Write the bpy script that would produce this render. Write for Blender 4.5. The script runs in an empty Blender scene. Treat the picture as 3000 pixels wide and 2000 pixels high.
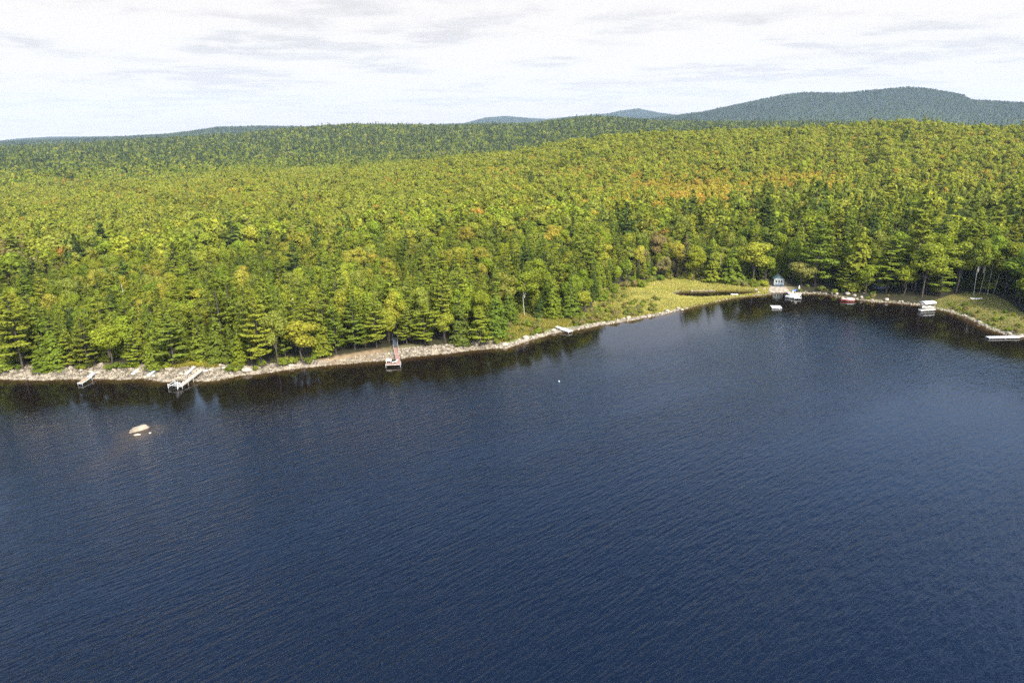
import bpy, math, random
import numpy as np
from mathutils import Vector, Matrix
R = math.radians
C = bpy.context.scene.collection
scene = bpy.context.scene
random.seed(7)
rng = np.random.default_rng(7)

# ------------------------------------------------------------------ camera
CAM_Z = 60.0
PITCH, ROLL = R(16.9), R(-0.764)
cam_data = bpy.data.cameras.new("camera")
cam = bpy.data.objects.new("camera", cam_data)
C.objects.link(cam)
cam_data.sensor_width = 36.0
cam_data.lens = 24.0
cam_data.clip_start = 0.5
cam_data.clip_end = 60000.0
CM = (Matrix.Translation((0, 0, CAM_Z)) @ Matrix.Rotation(math.pi / 2 - PITCH, 4, 'X') @ Matrix.Rotation(ROLL, 4, 'Z'))
cam.matrix_world = CM
scene.camera = cam

# ------------------------------------------------------------------ sky, sun, exposure
HAZE = 0.43e-4
SUN_EL, SUN_AZ = 40.0, 152.0          # azimuth: clockwise from +Y (view direction); behind the camera to the right
world = bpy.data.worlds.new("World")
scene.world = world
world.use_nodes = True
nt = world.node_tree
nt.nodes.clear()
N, L = nt.nodes.new, nt.links.new
out = N('ShaderNodeOutputWorld'); bg = N('ShaderNodeBackground'); bg.inputs['Strength'].default_value = 0.1
sky = N('ShaderNodeTexSky'); sky.sky_type = 'NISHITA'; sky.sun_disc = False
sky.sun_elevation = R(SUN_EL); sky.sun_rotation = R(SUN_AZ); sky.air_density = 1.0; sky.dust_density = 1.5
tc = N('ShaderNodeTexCoord'); sep = N('ShaderNodeSeparateXYZ'); L(tc.outputs['Generated'], sep.inputs[0])
def mth(op, a, b=None, clamp=False):
    m = N('ShaderNodeMath'); m.operation = op; m.use_clamp = clamp
    for i, v in enumerate((a, b)):
        if v is None: continue
        if isinstance(v, (int, float)): m.inputs[i].default_value = v
        else: L(v, m.inputs[i])
    return m.outputs[0]
zz = mth('MAXIMUM', sep.outputs[2], 0.0)
den = mth('ADD', zz, 0.045)
cx_ = mth('DIVIDE', sep.outputs[0], den); cy_ = mth('DIVIDE', sep.outputs[1], den)
comb = N('ShaderNodeCombineXYZ'); L(cx_, comb.inputs[0]); L(cy_, comb.inputs[1])
def noise(scale, detail, rough, sx=1.0, sy=1.0, off=0.0):
    mp = N('ShaderNodeMapping'); mp.inputs['Scale'].default_value = (sx, sy, 1); mp.inputs['Location'].default_value = (off, off * 0.7, off * 0.3)
    L(comb.outputs[0], mp.inputs['Vector'])
    n = N('ShaderNodeTexNoise'); n.inputs['Scale'].default_value = scale; n.inputs['Detail'].default_value = detail
    n.inputs['Roughness'].default_value = rough; L(mp.outputs[0], n.inputs['Vector'])
    return n.outputs['Fac']
def mrange(v, a, b, c=0.0, d=1.0):
    m = N('ShaderNodeMapRange'); m.interpolation_type = 'SMOOTHSTEP'
    L(v, m.inputs['Value'])
    for k, x in zip(('From Min', 'From Max', 'To Min', 'To Max'), (a, b, c, d)): m.inputs[k].default_value = x
    return m.outputs['Result']
def mixc(f, a, b):
    m = N('ShaderNodeMix'); m.data_type = 'RGBA'
    if isinstance(f, (int, float)): m.inputs['Factor'].default_value = f
    else: L(f, m.inputs['Factor'])
    for i, v in ((6, a), (7, b)):
        if isinstance(v, tuple): m.inputs[i].default_value = v
        else: L(v, m.inputs[i])
    return m.outputs[2]
n1 = noise(0.62, 7, 0.58, 1.0, 1.0, 5.7)       # patches of grey cloud
n2 = noise(1.6, 5, 0.6, 1.0, 1.3, 11.0)         # fine flecks
n3 = noise(0.42, 4, 0.5, 1.0, 1.0, 23.0)        # gaps of blue higher up
grey = mth('MULTIPLY', mrange(n1, 0.43, 0.58), mrange(n2, 0.41, 0.58, 0.10, 1.0))
WHITE, GREY = (3.90, 3.74, 3.58, 1), (3.08, 2.98, 2.90, 1)
cloud = mixc(grey, WHITE, GREY)
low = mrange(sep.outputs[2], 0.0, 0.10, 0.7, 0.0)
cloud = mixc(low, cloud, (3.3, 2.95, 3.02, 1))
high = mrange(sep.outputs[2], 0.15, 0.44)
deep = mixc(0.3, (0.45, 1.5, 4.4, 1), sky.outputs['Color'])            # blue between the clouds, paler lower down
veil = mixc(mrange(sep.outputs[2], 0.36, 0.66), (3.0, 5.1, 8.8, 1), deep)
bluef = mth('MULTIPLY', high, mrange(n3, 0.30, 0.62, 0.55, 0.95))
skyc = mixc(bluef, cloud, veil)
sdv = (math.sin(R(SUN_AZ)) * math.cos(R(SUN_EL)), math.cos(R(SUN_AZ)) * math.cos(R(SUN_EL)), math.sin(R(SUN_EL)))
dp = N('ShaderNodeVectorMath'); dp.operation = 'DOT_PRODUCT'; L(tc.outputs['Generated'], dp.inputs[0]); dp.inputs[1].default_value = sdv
fill_glow = mth('MULTIPLY', mth('POWER', mth('MAXIMUM', dp.outputs['Value'], 0.0), 3.0), 19.0)     # soft fill added to the unseen sky: broad bright lobe round the sun
gv = N('ShaderNodeVectorMath'); gv.operation = 'SCALE'; gv.inputs[0].default_value = (0.93, 0.95, 0.98); L(fill_glow, gv.inputs['Scale'])
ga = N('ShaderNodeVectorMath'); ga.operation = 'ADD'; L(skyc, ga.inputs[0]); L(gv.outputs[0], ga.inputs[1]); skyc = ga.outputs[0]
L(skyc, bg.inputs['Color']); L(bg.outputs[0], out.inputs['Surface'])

sd = bpy.data.lights.new("sun", 'SUN'); sd.energy = 3.2; sd.angle = R(12.0); sd.color = (1.0, 0.93, 0.80)
sun = bpy.data.objects.new("sun", sd); C.objects.link(sun)
az = R(SUN_AZ); el = R(SUN_EL)
sdir = Vector((math.sin(az) * math.cos(el), math.cos(az) * math.cos(el), math.sin(el)))
sun.rotation_euler = sdir.to_track_quat('Z', 'Y').to_euler(); sun.location = (0, 0, 200)
vs = scene.view_settings
vs.view_transform = 'Standard'; vs.look = 'None'; vs.gamma = 1.0; vs.exposure = 1.35; vs.use_curve_mapping = False
scene.cycles.max_bounces = 6; scene.cycles.diffuse_bounces = 3; scene.cycles.glossy_bounces = 2
scene.cycles.transmission_bounces = 2; scene.cycles.volume_bounces = 0; scene.cycles.transparent_max_bounces = 4
scene.cycles.use_denoising = False

# ------------------------------------------------------------------ photograph pixel (3000 x 2000) <-> world helpers
R3 = np.array(CM.to_3x3()); CO = np.array((0, 0, CAM_Z))
def ray(x, y):
    d = R3 @ np.array(((x - 1500) / 2000, -(y - 1000) / 2000, -1.0))
    return d
def P(x, y, z=0.0):
    d = ray(x, y); t = (z - CAM_Z) / d[2]
    p = CO + d * t
    return Vector((p[0], p[1], z))
def proj(p):
    q = R3.T @ (np.asarray(p, float) - CO)
    return 1500 + 2000 * q[0] / -q[2], 1000 - 2000 * q[1] / -q[2]
def projN(pts):
    q = (pts - CO) @ R3
    w = -q[:, 2]
    return 1500 + 2000 * q[:, 0] / w, 1000 - 2000 * q[:, 1] / w
def azel(x, y):
    d = ray(x, y); h = math.hypot(d[0], d[1])
    return math.atan2(d[0], d[1]), d[2] / h
def sstep(t):
    t = np.clip(t, 0, 1); return t * t * (3 - 2 * t)

# shoreline in the photograph (points of the lake surface), then the edge of the woods
SHORE = [(0,1110),(60,1112),(128,1113),(204,1109),(240,1112),(287,1108),(351,1112),(415,1107),(478,1118),(536,1112),(590,1116),(638,1113),(700,1100),
 (764,1094),(828,1084),(880,1078),(939,1072),(1019,1066),(1075,1060),(1130,1056),(1178,1049),(1274,1038),(1330,1033),(1370,1027),(1450,1020),(1480,1021),
 (1520,1008),(1559,995),(1600,983),(1623,976),(1677,969),(1751,954),(1800,947),(1846,939),(1890,931),(1942,922),(1996,908),(2038,897),(2092,885),(2146,873),
 (2200,867),(2241,864),(2263,858),(2305,857),(2343,860),(2390,861),(2433,864),(2469,873),(2520,879),(2550,884),(2590,886),(2642,889),(2693,896),(2736,904),
 (2778,913),(2830,929),(2866,948),(2901,965),(2936,977),(2960,984),(3000,987),(3120,992),(3300,1030)]
sw = [P(x, y, 0) for x, y in SHORE]
sw = [Vector((-420, 168, 0)), Vector((-300, 186, 0)), Vector((-215, 180, 0))] + [v for v in sw] + [sw[-1] + Vector((60, -25, 0)), sw[-1] + Vector((160, -40, 0))]
TREEL = [(0,1088),(120,1084),(250,1080),(380,1080),(450,1082),(520,1074),(545,1060),(610,1058),(650,1082),(690,1085),(760,1074),(850,1066),(930,1047),(1000,1036),
 (1080,1024),(1150,1012),(1210,1012),(1300,1014),(1400,1012),(1440,1008),(1455,985),(1490,945),(1530,925),(1600,928),(1680,935),(1745,905),
 (1775,856),(1850,828),(1950,818),(2050,817),(2120,824),(2180,833),(2235,838),(2262,822),(2300,822),(2335,846),(2400,853),(2450,857),(2530,866),(2600,872),(2650,880),(2730,888),
 (2760,880),(2800,868),(2850,862),(2900,868),(2940,888),(2975,915),(3000,925),(3100,950),(3300,985)]
tw = [P(x, y, 1.3) for x, y in TREEL]
tw = [Vector((-420, 182, 0)), Vector((-300, 196, 0)), Vector((-215, 190, 0))] + tw + [tw[-1] + Vector((60, -10, 0)), tw[-1] + Vector((160, -20, 0))]
S2 = np.array([(v.x, v.y) for v in sw]); T2 = np.array([(v.x, v.y) for v in tw])
def pol(a): return np.arctan2(a[:, 0], a[:, 1]), np.hypot(a[:, 0], a[:, 1])
def mono(a):
    A, r = pol(a); o = np.argsort(A); return A[o], r[o]
SA, SR = mono(S2); TA, TR = mono(T2)
POND = np.array([tuple(P(x, y, 0))[:2] for x, y in [(1978,861),(1995,854),(2050,854),(2130,851),(2200,853),(2242,859),(2180,866),(2120,870),(2060,873),(2010,871)]])
def segdist(pts, poly, closed=False):
    d = np.full(len(pts), 1e9)
    n = len(poly)
    for i in range(n if closed else n - 1):
        a, b = poly[i], poly[(i + 1) % n]
        ab = b - a; t = np.clip(((pts - a) @ ab) / (ab @ ab), 0, 1)
        d = np.minimum(d, np.hypot(*(pts - a - t[:, None] * ab).T))
    return d
def inpoly(pts, poly):
    c = np.zeros(len(pts), bool); n = len(poly); j = n - 1
    for i in range(n):
        xi, yi = poly[i]; xj, yj = poly[j]
        c ^= ((yi > pts[:, 1]) != (yj > pts[:, 1])) & (pts[:, 0] < (xj - xi) * (pts[:, 1] - yi) / (yj - yi + 1e-12) + xi)
        j = i
    return c
def shore_sd(pts):
    A, r = pol(pts); d = segdist(pts, S2); sd = np.where(r > np.interp(A, SA, SR), d, -d)
    pd = segdist(pts, POND, True); pin = inpoly(pts, POND)
    pd = np.where(pin, -pd, pd)
    return np.minimum(sd, pd)
def wood_sd(pts):
    A, r = pol(pts); d = segdist(pts, T2)
    return np.where(r > np.interp(A, TA, TR), d, -d)

# ridge lines: (pixel x, pixel y of the canopy skyline) at a given distance, with tree height to take off
RINGS = [
 (760, 15, [(-400,600),(0,565),(300,545),(500,530),(700,500),(850,505),(1000,492),(1150,478),(1300,458),(1500,440),(1650,410),(1800,388),(1950,378),(2100,372),(2300,366),(2450,362),(2550,350),(2640,343),(2750,348),(2850,360),(3000,362),(3400,352)]),
 (2300, 20, [(-400,440),(0,424),(200,416),(400,404),(600,392),(700,386),(850,372),(950,362),(1040,358),(1200,361),(1330,362),(1450,358),(1560,356),(1640,345),(1740,336),(1820,339),(1900,347),(2000,350),(2200,350),(2500,352),(3000,368),(3400,366)]),
 (4900, 12, [(-400,430),(0,415),(300,402),(500,392),(640,372),(760,369),(900,371),(1200,380),(1700,362),(1850,352),(1960,340),(2060,327),(2130,312),(2230,291),(2300,277),(2350,271),(2480,272),(2560,264),(2650,256),(2700,257),(2760,266),(2815,276),(2850,293),(2930,296),(3000,300),(3400,330)]),
 (8200, 10, [(-400,420),(0,413),(60,407),(150,402),(300,401),(420,402),(540,386),(620,392),(900,380),(1360,362),(1420,346),(1480,341),(1540,346),(1600,350),(1700,340),(1780,334),(1820,325),(1870,319),(1930,331),(2000,340),(2300,340),(3000,330),(3400,340)]),
]
ring_f = []
for rr, th, pts in RINGS:
    a = [azel(x, y) for x, y in pts]
    ring_f.append((rr, np.array([q[0] for q in a]), np.array([CAM_Z + rr * q[1] - th for q in a])))
def ringz(i, A): return np.interp(A, ring_f[i][1], ring_f[i][2])
_ph = rng.uniform(0, 6.28, (10, 2))
def bumps(x, y, wl):
    z = 0
    for i in range(5):
        a = 0.7 + i * 1.3; k = 6.28 / (wl * (1 - 0.13 * i))
        z = z + np.sin(k * (x * math.cos(a) + y * math.sin(a)) + _ph[i, 0])
    return z / 5
uA = np.array([azel(x, 900)[0] for x in (0, 900, 950, 1130, 1180, 1450, 1700, 1800, 2230, 2300, 2650, 3000)])
uH = np.array([1.5, 1.5, 0.9, 0.9, 1.3, 1.3, 1.2, 0.5, 0.5, 0.9, 1.0, 1.2])
def height(pts, sd=None):
    pts = np.atleast_2d(np.asarray(pts, float))
    A, r = pol(pts); sd = shore_sd(pts) if sd is None else sd
    bank = np.where(sd > 0, np.interp(A, uA, uH) * sstep(sd / 7.0) + 0.02 * np.minimum(sd, 60) + 0.04, np.maximum(-3, sd * 0.3))
    rt = np.interp(A, TA, TR)
    z = np.zeros(len(pts))
    z1 = ringz(0, A); t = np.clip((r - rt) / (760 - rt), 0, 1)
    a = z1 * t ** 1.15
    z = np.where(r <= 760, a, 0)
    prev_r, prev_z = 760, z1
    for i in range(1, 4):
        rr = ring_f[i][0]; zi = ringz(i, A)
        mid = np.minimum(prev_z, zi); dip = np.maximum(4, mid * 0.62 - 12)
        rm = prev_r + (rr - prev_r) * 0.30
        s1 = sstep((r - prev_r) / (rm - prev_r)); s2 = sstep((r - rm) / (rr - rm))
        seg = np.where(r < rm, prev_z + (dip - prev_z) * s1, dip + (zi - dip) * s2)
        z = np.where((r > prev_r) & (r <= rr), seg, z)
        prev_r, prev_z = rr, zi
    z = np.where(r > 8200, prev_z * (1 - sstep((r - 8200) / 2500)), z)
    far = sstep((r - rt - 10) / 120)
    z = z + far * (1.6 * bumps(pts[:, 0], pts[:, 1], 90) + 1.5 * sstep((r - 900) / 500) * bumps(pts[:, 1], pts[:, 0], 330))
    return np.where(sd < 0, bank, np.maximum(z, 0) + bank)
def H(x, y): return float(height([(x, y)])[0])
def G(x, y, dz=0.0):
    """the point of the ground seen at a pixel"""
    z = 0.6
    for _ in range(12):
        p = P(x, y, z); z = max(H(p.x, p.y), 0.0)
    p = P(x, y, z); return Vector((p.x, p.y, z + dz))
def top_height(base, ytop):
    lo, hi = 0.5, 60.0
    for _ in range(30):
        m = (lo + hi) / 2
        if proj((base.x, base.y, base.z + m))[1] > ytop: lo = m
        else: hi = m
    return lo

# ------------------------------------------------------------------ materials
def new_mat(name):
    m = bpy.data.materials.new(name); m.use_nodes = True
    t = m.node_tree; t.nodes.clear(); o = t.nodes.new('ShaderNodeOutputMaterial')
    return m, t, o
def simple(name, col, rough=0.7, var=0.15, scale=3.0, metal=0.0, bump=0.0, spec=0.3):
    m, t, o = new_mat(name)
    b = t.nodes.new('ShaderNodeBsdfPrincipled'); n = t.nodes.new('ShaderNodeTexNoise'); c = t.nodes.new('ShaderNodeTexCoord')
    n.inputs['Scale'].default_value = scale; n.inputs['Detail'].default_value = 5
    t.links.new(c.outputs['Object'], n.inputs['Vector'])
    r = t.nodes.new('ShaderNodeValToRGB')
    r.color_ramp.elements[0].position = 0.3; r.color_ramp.elements[1].position = 0.7
    r.color_ramp.elements[0].color = (*[max(0, v * (1 - var)) for v in col], 1)
    r.color_ramp.elements[1].color = (*[min(1, v * (1 + var)) for v in col], 1)
    t.links.new(n.outputs['Fac'], r.inputs['Fac']); t.links.new(r.outputs['Color'], b.inputs['Base Color'])
    b.inputs['Roughness'].default_value = rough; b.inputs['Metallic'].default_value = metal
    b.inputs['Specular IOR Level'].default_value = spec
    if bump:
        bp = t.nodes.new('ShaderNodeBump'); bp.inputs['Strength'].default_value = bump; bp.inputs['Distance'].default_value = 0.1
        t.links.new(n.outputs['Fac'], bp.inputs['Height']); t.links.new(bp.outputs[0], b.inputs['Normal'])
    t.links.new(b.outputs[0], o.inputs['Surface'])
    return m
def leaf_mat(name):
    m, t, o = new_mat(name)
    a = t.nodes.new('ShaderNodeAttribute'); a.attribute_type = 'INSTANCER'; a.attribute_name = 'tint'
    g = t.nodes.new('ShaderNodeNewGeometry')
    mr = t.nodes.new('ShaderNodeMapRange'); mr.inputs['To Min'].default_value = 1.1; mr.inputs['To Max'].default_value = 2.1
    t.links.new(g.outputs['Random Per Island'], mr.inputs['Value'])
    mu = t.nodes.new('ShaderNodeVectorMath'); mu.operation = 'SCALE'
    t.links.new(a.outputs['Vector'], mu.inputs[0]); t.links.new(mr.outputs[0], mu.inputs['Scale'])
    d = t.nodes.new('ShaderNodeBsdfDiffuse'); tr = t.nodes.new('ShaderNodeBsdfTranslucent'); mx = t.nodes.new('ShaderNodeMixShader')
    mx.inputs[0].default_value = 0.48
    t.links.new(mu.outputs[0], d.inputs['Color']); t.links.new(mu.outputs[0], tr.inputs['Color'])
    t.links.new(d.outputs[0], mx.inputs[1]); t.links.new(tr.outputs[0], mx.inputs[2]); t.links.new(mx.outputs[0], o.inputs['Surface'])
    return m
M = {}
M['leaf'] = leaf_mat('foliage')
M['bark'] = simple('bark', (0.06, 0.048, 0.038), 0.9, 0.35, 4)
M['birch'] = simple('birch_bark', (0.45, 0.43, 0.38), 0.8, 0.2, 6)
M['dead'] = simple('dead_wood', (0.42, 0.38, 0.35), 0.9, 0.2, 5)
M['rock'] = simple('granite', (0.28, 0.24, 0.185), 0.85, 0.5, 1.3, bump=0.5)
M['stone'] = simple('bank_stone', (0.205, 0.172, 0.125), 0.9, 0.65, 0.7)
M['deck'] = simple('weathered_boards', (0.33, 0.29, 0.24), 0.75, 0.25, 2.5)
M['red_deck'] = simple('red_stained_boards', (0.25, 0.135, 0.105), 0.7, 0.15, 2.5)
M['tan_deck'] = simple('tan_boards', (0.30, 0.20, 0.12), 0.75, 0.15, 2.5)
M['white'] = simple('white_paint', (0.52, 0.52, 0.50), 0.6, 0.04, 3)
M['cream'] = simple('cream_gelcoat', (0.62, 0.58, 0.46), 0.35, 0.05, 3)
M['paleblue'] = simple('pale_blue_plastic', (0.50, 0.62, 0.68), 0.4, 0.06, 3)
M['metal'] = simple('galvanised_metal', (0.62, 0.63, 0.64), 0.4, 0.08, 6, 0.5)
M['dark'] = simple('dark_rubber', (0.025, 0.027, 0.03), 0.6, 0.2, 4)
M['red'] = simple('red_hull', (0.36, 0.07, 0.055), 0.4, 0.08, 3)
M['blue'] = simple('blue_tarp', (0.06, 0.14, 0.36), 0.6, 0.15, 3)
M['teal'] = simple('teal_siding', (0.085, 0.12, 0.12), 0.8, 0.15, 3)
M['tealroof'] = simple('green_shingles', (0.075, 0.115, 0.11), 0.85, 0.2, 5)
M['glass'] = simple('window_glass', (0.02, 0.028, 0.03), 0.12, 0.1, 2, spec=0.6)
M['slate'] = simple('slate_paint', (0.10, 0.12, 0.16), 0.7, 0.15, 3)
M['greenpl'] = simple('green_plastic', (0.12, 0.32, 0.25), 0.5, 0.1, 3)

def ground_mat():
    m, t, o = new_mat('ground')
    b = t.nodes.new('ShaderNodeBsdfPrincipled'); b.inputs['Roughness'].default_value = 0.95; b.inputs['Specular IOR Level'].default_value = 0.1
    a = t.nodes.new('ShaderNodeAttribute'); a.attribute_name = 'soil'
    g = t.nodes.new('ShaderNodeNewGeometry')
    n = t.nodes.new('ShaderNodeTexNoise'); n.inputs['Scale'].default_value = 0.9; n.inputs['Detail'].default_value = 8; n.inputs['Roughness'].default_value = 0.7
    n2 = t.nodes.new('ShaderNodeTexNoise'); n2.inputs['Scale'].default_value = 0.035; n2.inputs['Detail'].default_value = 6; n2.inputs['Roughness'].default_value = 0.7
    t.links.new(g.outputs['Position'], n.inputs['Vector']); t.links.new(g.outputs['Position'], n2.inputs['Vector'])
    mr = t.nodes.new('ShaderNodeMapRange'); mr.inputs['From Min'].default_value = 0.3; mr.inputs['From Max'].default_value = 0.7; mr.inputs['To Min'].default_value = 0.6; mr.inputs['To Max'].default_value = 1.4
    t.links.new(n.outputs['Fac'], mr.inputs['Value'])
    mr2 = t.nodes.new('ShaderNodeMapRange'); mr2.inputs['From Min'].default_value = 0.3; mr2.inputs['From Max'].default_value = 0.7; mr2.inputs['To Min'].default_value = 0.65; mr2.inputs['To Max'].default_value = 1.35
    t.links.new(n2.outputs['Fac'], mr2.inputs['Value'])
    mm = t.nodes.new('ShaderNodeMath'); mm.operation = 'MULTIPLY'; t.links.new(mr.outputs[0], mm.inputs[0]); t.links.new(mr2.outputs[0], mm.inputs[1])
    v = t.nodes.new('ShaderNodeVectorMath'); v.operation = 'SCALE'
    t.links.new(a.outputs['Vector'], v.inputs[0]); t.links.new(mm.outputs[0], v.inputs['Scale'])
    t.links.new(v.outputs[0], b.inputs['Base Color'])
    bp = t.nodes.new('ShaderNodeBump'); bp.inputs['Strength'].default_value = 0.7; bp.inputs['Distance'].default_value = 0.3
    t.links.new(n.outputs['Fac'], bp.inputs['Height']); t.links.new(bp.outputs[0], b.inputs['Normal'])
    t.links.new(b.outputs[0], o.inputs['Surface'])
    return m
def water_mat():
    m, t, o = new_mat('lake_water')
    LN = t.links.new
    g = t.nodes.new('ShaderNodeNewGeometry')
    a = t.nodes.new('ShaderNodeAttribute'); a.attribute_name = 'shallow'
    mx = t.nodes.new('ShaderNodeMix'); mx.data_type = 'RGBA'
    mx.inputs[6].default_value = (0.0040, 0.0078, 0.017, 1); mx.inputs[7].default_value = (0.075, 0.042, 0.012, 1)
    LN(a.outputs['Fac'], mx.inputs['Factor'])
    b = t.nodes.new('ShaderNodeBsdfPrincipled'); b.inputs['IOR'].default_value = 1.333; b.inputs['Roughness'].default_value = 0.06
    b.inputs['Specular IOR Level'].default_value = 0.40
    a3 = t.nodes.new('ShaderNodeAttribute'); a3.attribute_name = 'tannin'
    mx3 = t.nodes.new('ShaderNodeMix'); mx3.data_type = 'RGBA'; LN(a3.outputs['Fac'], mx3.inputs['Factor']); mx3.inputs[6].default_value = (0.0012, 0.0044, 0.0125, 1); mx3.inputs[7].default_value = (0.0055, 0.0036, 0.0024, 1)
    LN(mx3.outputs[2], mx.inputs[6]); LN(mx.outputs[2], b.inputs['Base Color'])
    def nz(rot, sc, scale, det, rough, name=None):
        mp = t.nodes.new('ShaderNodeMapping'); mp.vector_type = 'TEXTURE'; mp.inputs['Rotation'].default_value = (0, 0, R(-rot)); mp.inputs['Scale'].default_value = (1 / sc[0], 1 / sc[1], 1)
        LN(g.outputs['Position'], mp.inputs['Vector'])
        n = t.nodes.new('ShaderNodeTexNoise'); n.inputs['Scale'].default_value = scale; n.inputs['Detail'].default_value = det; n.inputs['Roughness'].default_value = rough
        LN(mp.outputs[0], n.inputs['Vector']); return n.outputs['Fac']
    w1 = nz(-42, (0.22, 1.0, 1), 1.6, 3, 0.55)     # wind ripples, crests running away to the right
    w2 = nz(10, (0.7, 1.0, 1), 4.2, 2, 0.6)
    w3 = nz(-36, (0.30, 1.0, 1), 0.55, 3, 0.5)
    wp = nz(-30, (0.35, 1.0, 1), 0.022, 3, 0.55)     # patches of stronger wind
    def mt(op, x, y):
        q = t.nodes.new('ShaderNodeMath'); q.operation = op
        for i, v in enumerate((x, y)):
            if isinstance(v, (int, float)): q.inputs[i].default_value = v
            else: LN(v, q.inputs[i])
        return q.outputs[0]
    h = mt('ADD', mt('ADD', mt('MULTIPLY', w1, 0.31), mt('MULTIPLY', w2, 0.045)), mt('MULTIPLY', w3, 0.20))
    at = t.nodes.new('ShaderNodeAttribute'); at.attribute_name = 'calm'
    st = t.nodes.new('ShaderNodeMapRange'); st.inputs['From Min'].default_value = 0.35; st.inputs['From Max'].default_value = 0.65; st.inputs['To Min'].default_value = 0.45; st.inputs['To Max'].default_value = 1.25
    LN(wp, st.inputs['Value'])
    strn = mt('MULTIPLY', st.outputs[0], mt('SUBTRACT', 1.0, at.outputs['Fac']))
    bp = t.nodes.new('ShaderNodeBump'); bp.inputs['Distance'].default_value = 1.0
    LN(strn, bp.inputs['Strength']); LN(h, bp.inputs['Height']); LN(bp.outputs[0], b.inputs['Normal'])
    LN(b.outputs[0], o.inputs['Surface'])
    return m

# ------------------------------------------------------------------ mesh helpers
def mesh_np(name, V, F, mats, smooth=False, fm=None):
    """V (n,3); F (m,k) faces of equal size, or list of such arrays"""
    me = bpy.data.meshes.new(name)
    Fs = F if isinstance(F, list) else [F]
    Fs = [np.asarray(f, np.int32) for f in Fs if len(f)]
    loops = np.concatenate([f.ravel() for f in Fs]); tot = np.concatenate([np.full(len(f), f.shape[1], np.int32) for f in Fs])
    me.vertices.add(len(V)); me.vertices.foreach_set('co', np.asarray(V, np.float32).ravel())
    me.loops.add(len(loops)); me.loops.foreach_set('vertex_index', loops)
    me.polygons.add(len(tot)); st = np.concatenate(([0], np.cumsum(tot)[:-1])).astype(np.int32)
    me.polygons.foreach_set('loop_start', st); me.polygons.foreach_set('loop_total', tot)
    if smooth: me.polygons.foreach_set('use_smooth', np.ones(len(tot), bool))
    if fm is not None: me.polygons.foreach_set('material_index', np.asarray(fm, np.int32))
    me.update(calc_edges=True)
    for m in (mats if isinstance(mats, (list, tuple)) else [mats]): me.materials.append(m)
    return me
def link(name, data, parent=None, loc=None):
    o = bpy.data.objects.new(name, data); C.objects.link(o)
    if parent: o.parent = parent
    if loc is not None: o.location = loc
    return o
def tag(o, label=None, cat=None, group=None, kind=None):
    if label: o['label'] = label
    if cat: o['category'] = cat
    if group: o['group'] = group
    if kind: o['kind'] = kind
    return o
def empty(name, loc, rz, label, cat, group=None):
    o = link(name, None, None, loc); o.rotation_euler = (0, 0, rz); o.empty_display_size = 0.5
    return tag(o, label, cat, group)
class MB:
    """collects simple shapes into one mesh"""
    def __init__(s): s.V = []; s.F = []; s.n = 0
    def add(s, V, F):
        V = np.asarray(V, float); s.V.append(V); s.F += [tuple(int(i) + s.n for i in f) for f in F]; s.n += len(V); return s
    def box(s, x0, x1, y0, y1, z0, z1, taper=0.0):
        t = taper
        V = [(x0,y0,z0),(x1,y0,z0),(x1,y1,z0),(x0,y1,z0),(x0+t,y0+t,z1),(x1-t,y0+t,z1),(x1-t,y1-t,z1),(x0+t,y1-t,z1)]
        return s.add(V, [(0,3,2,1),(4,5,6,7),(0,1,5,4),(1,2,6,5),(2,3,7,6),(3,0,4,7)])
    def tube(s, pts, rad, k=6, cap=True):
        pts = [Vector(p) for p in pts]; rad = rad if isinstance(rad, (list, tuple)) else [rad] * len(pts)
        V, F = [], []
        for i, p in enumerate(pts):
            d = (pts[min(i + 1, len(pts) - 1)] - pts[max(i - 1, 0)]).normalized()
            u = d.cross(Vector((0, 0, 1)) if abs(d.z) < 0.9 else Vector((1, 0, 0))).normalized(); v = d.cross(u)
            for j in range(k):
                a = 6.2832 * j / k; V.append(p + (u * math.cos(a) + v * math.sin(a)) * rad[i])
        for i in range(len(pts) - 1):
            for j in range(k):
                F.append((i*k+j, i*k+(j+1)%k, (i+1)*k+(j+1)%k, (i+1)*k+j))
        if cap: F.append(tuple(range(k))[::-1]); F.append(tuple((len(pts)-1)*k+j for j in range(k)))
        return s.add(V, F)
    def loft(s, rings, close=True):
        V = [p for r in rings for p in r]; k = len(rings[0]); F = []
        for i in range(len(rings) - 1):
            for j in range(k if close else k - 1):
                F.append((i*k+j, i*k+(j+1)%k, (i+1)*k+(j+1)%k, (i+1)*k+j))
        return s.add(V, F)
    def build(s, name, mat, parent=None, smooth=False, label=None):
        me = bpy.data.meshes.new(name)
        me.from_pydata([tuple(v) for V in s.V for v in V], [], s.F)
        if smooth:
            for p in me.polygons: p.use_smooth = True
        me.materials.append(mat); o = link(name, me, parent)
        if label: o['label'] = label
        return o

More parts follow.
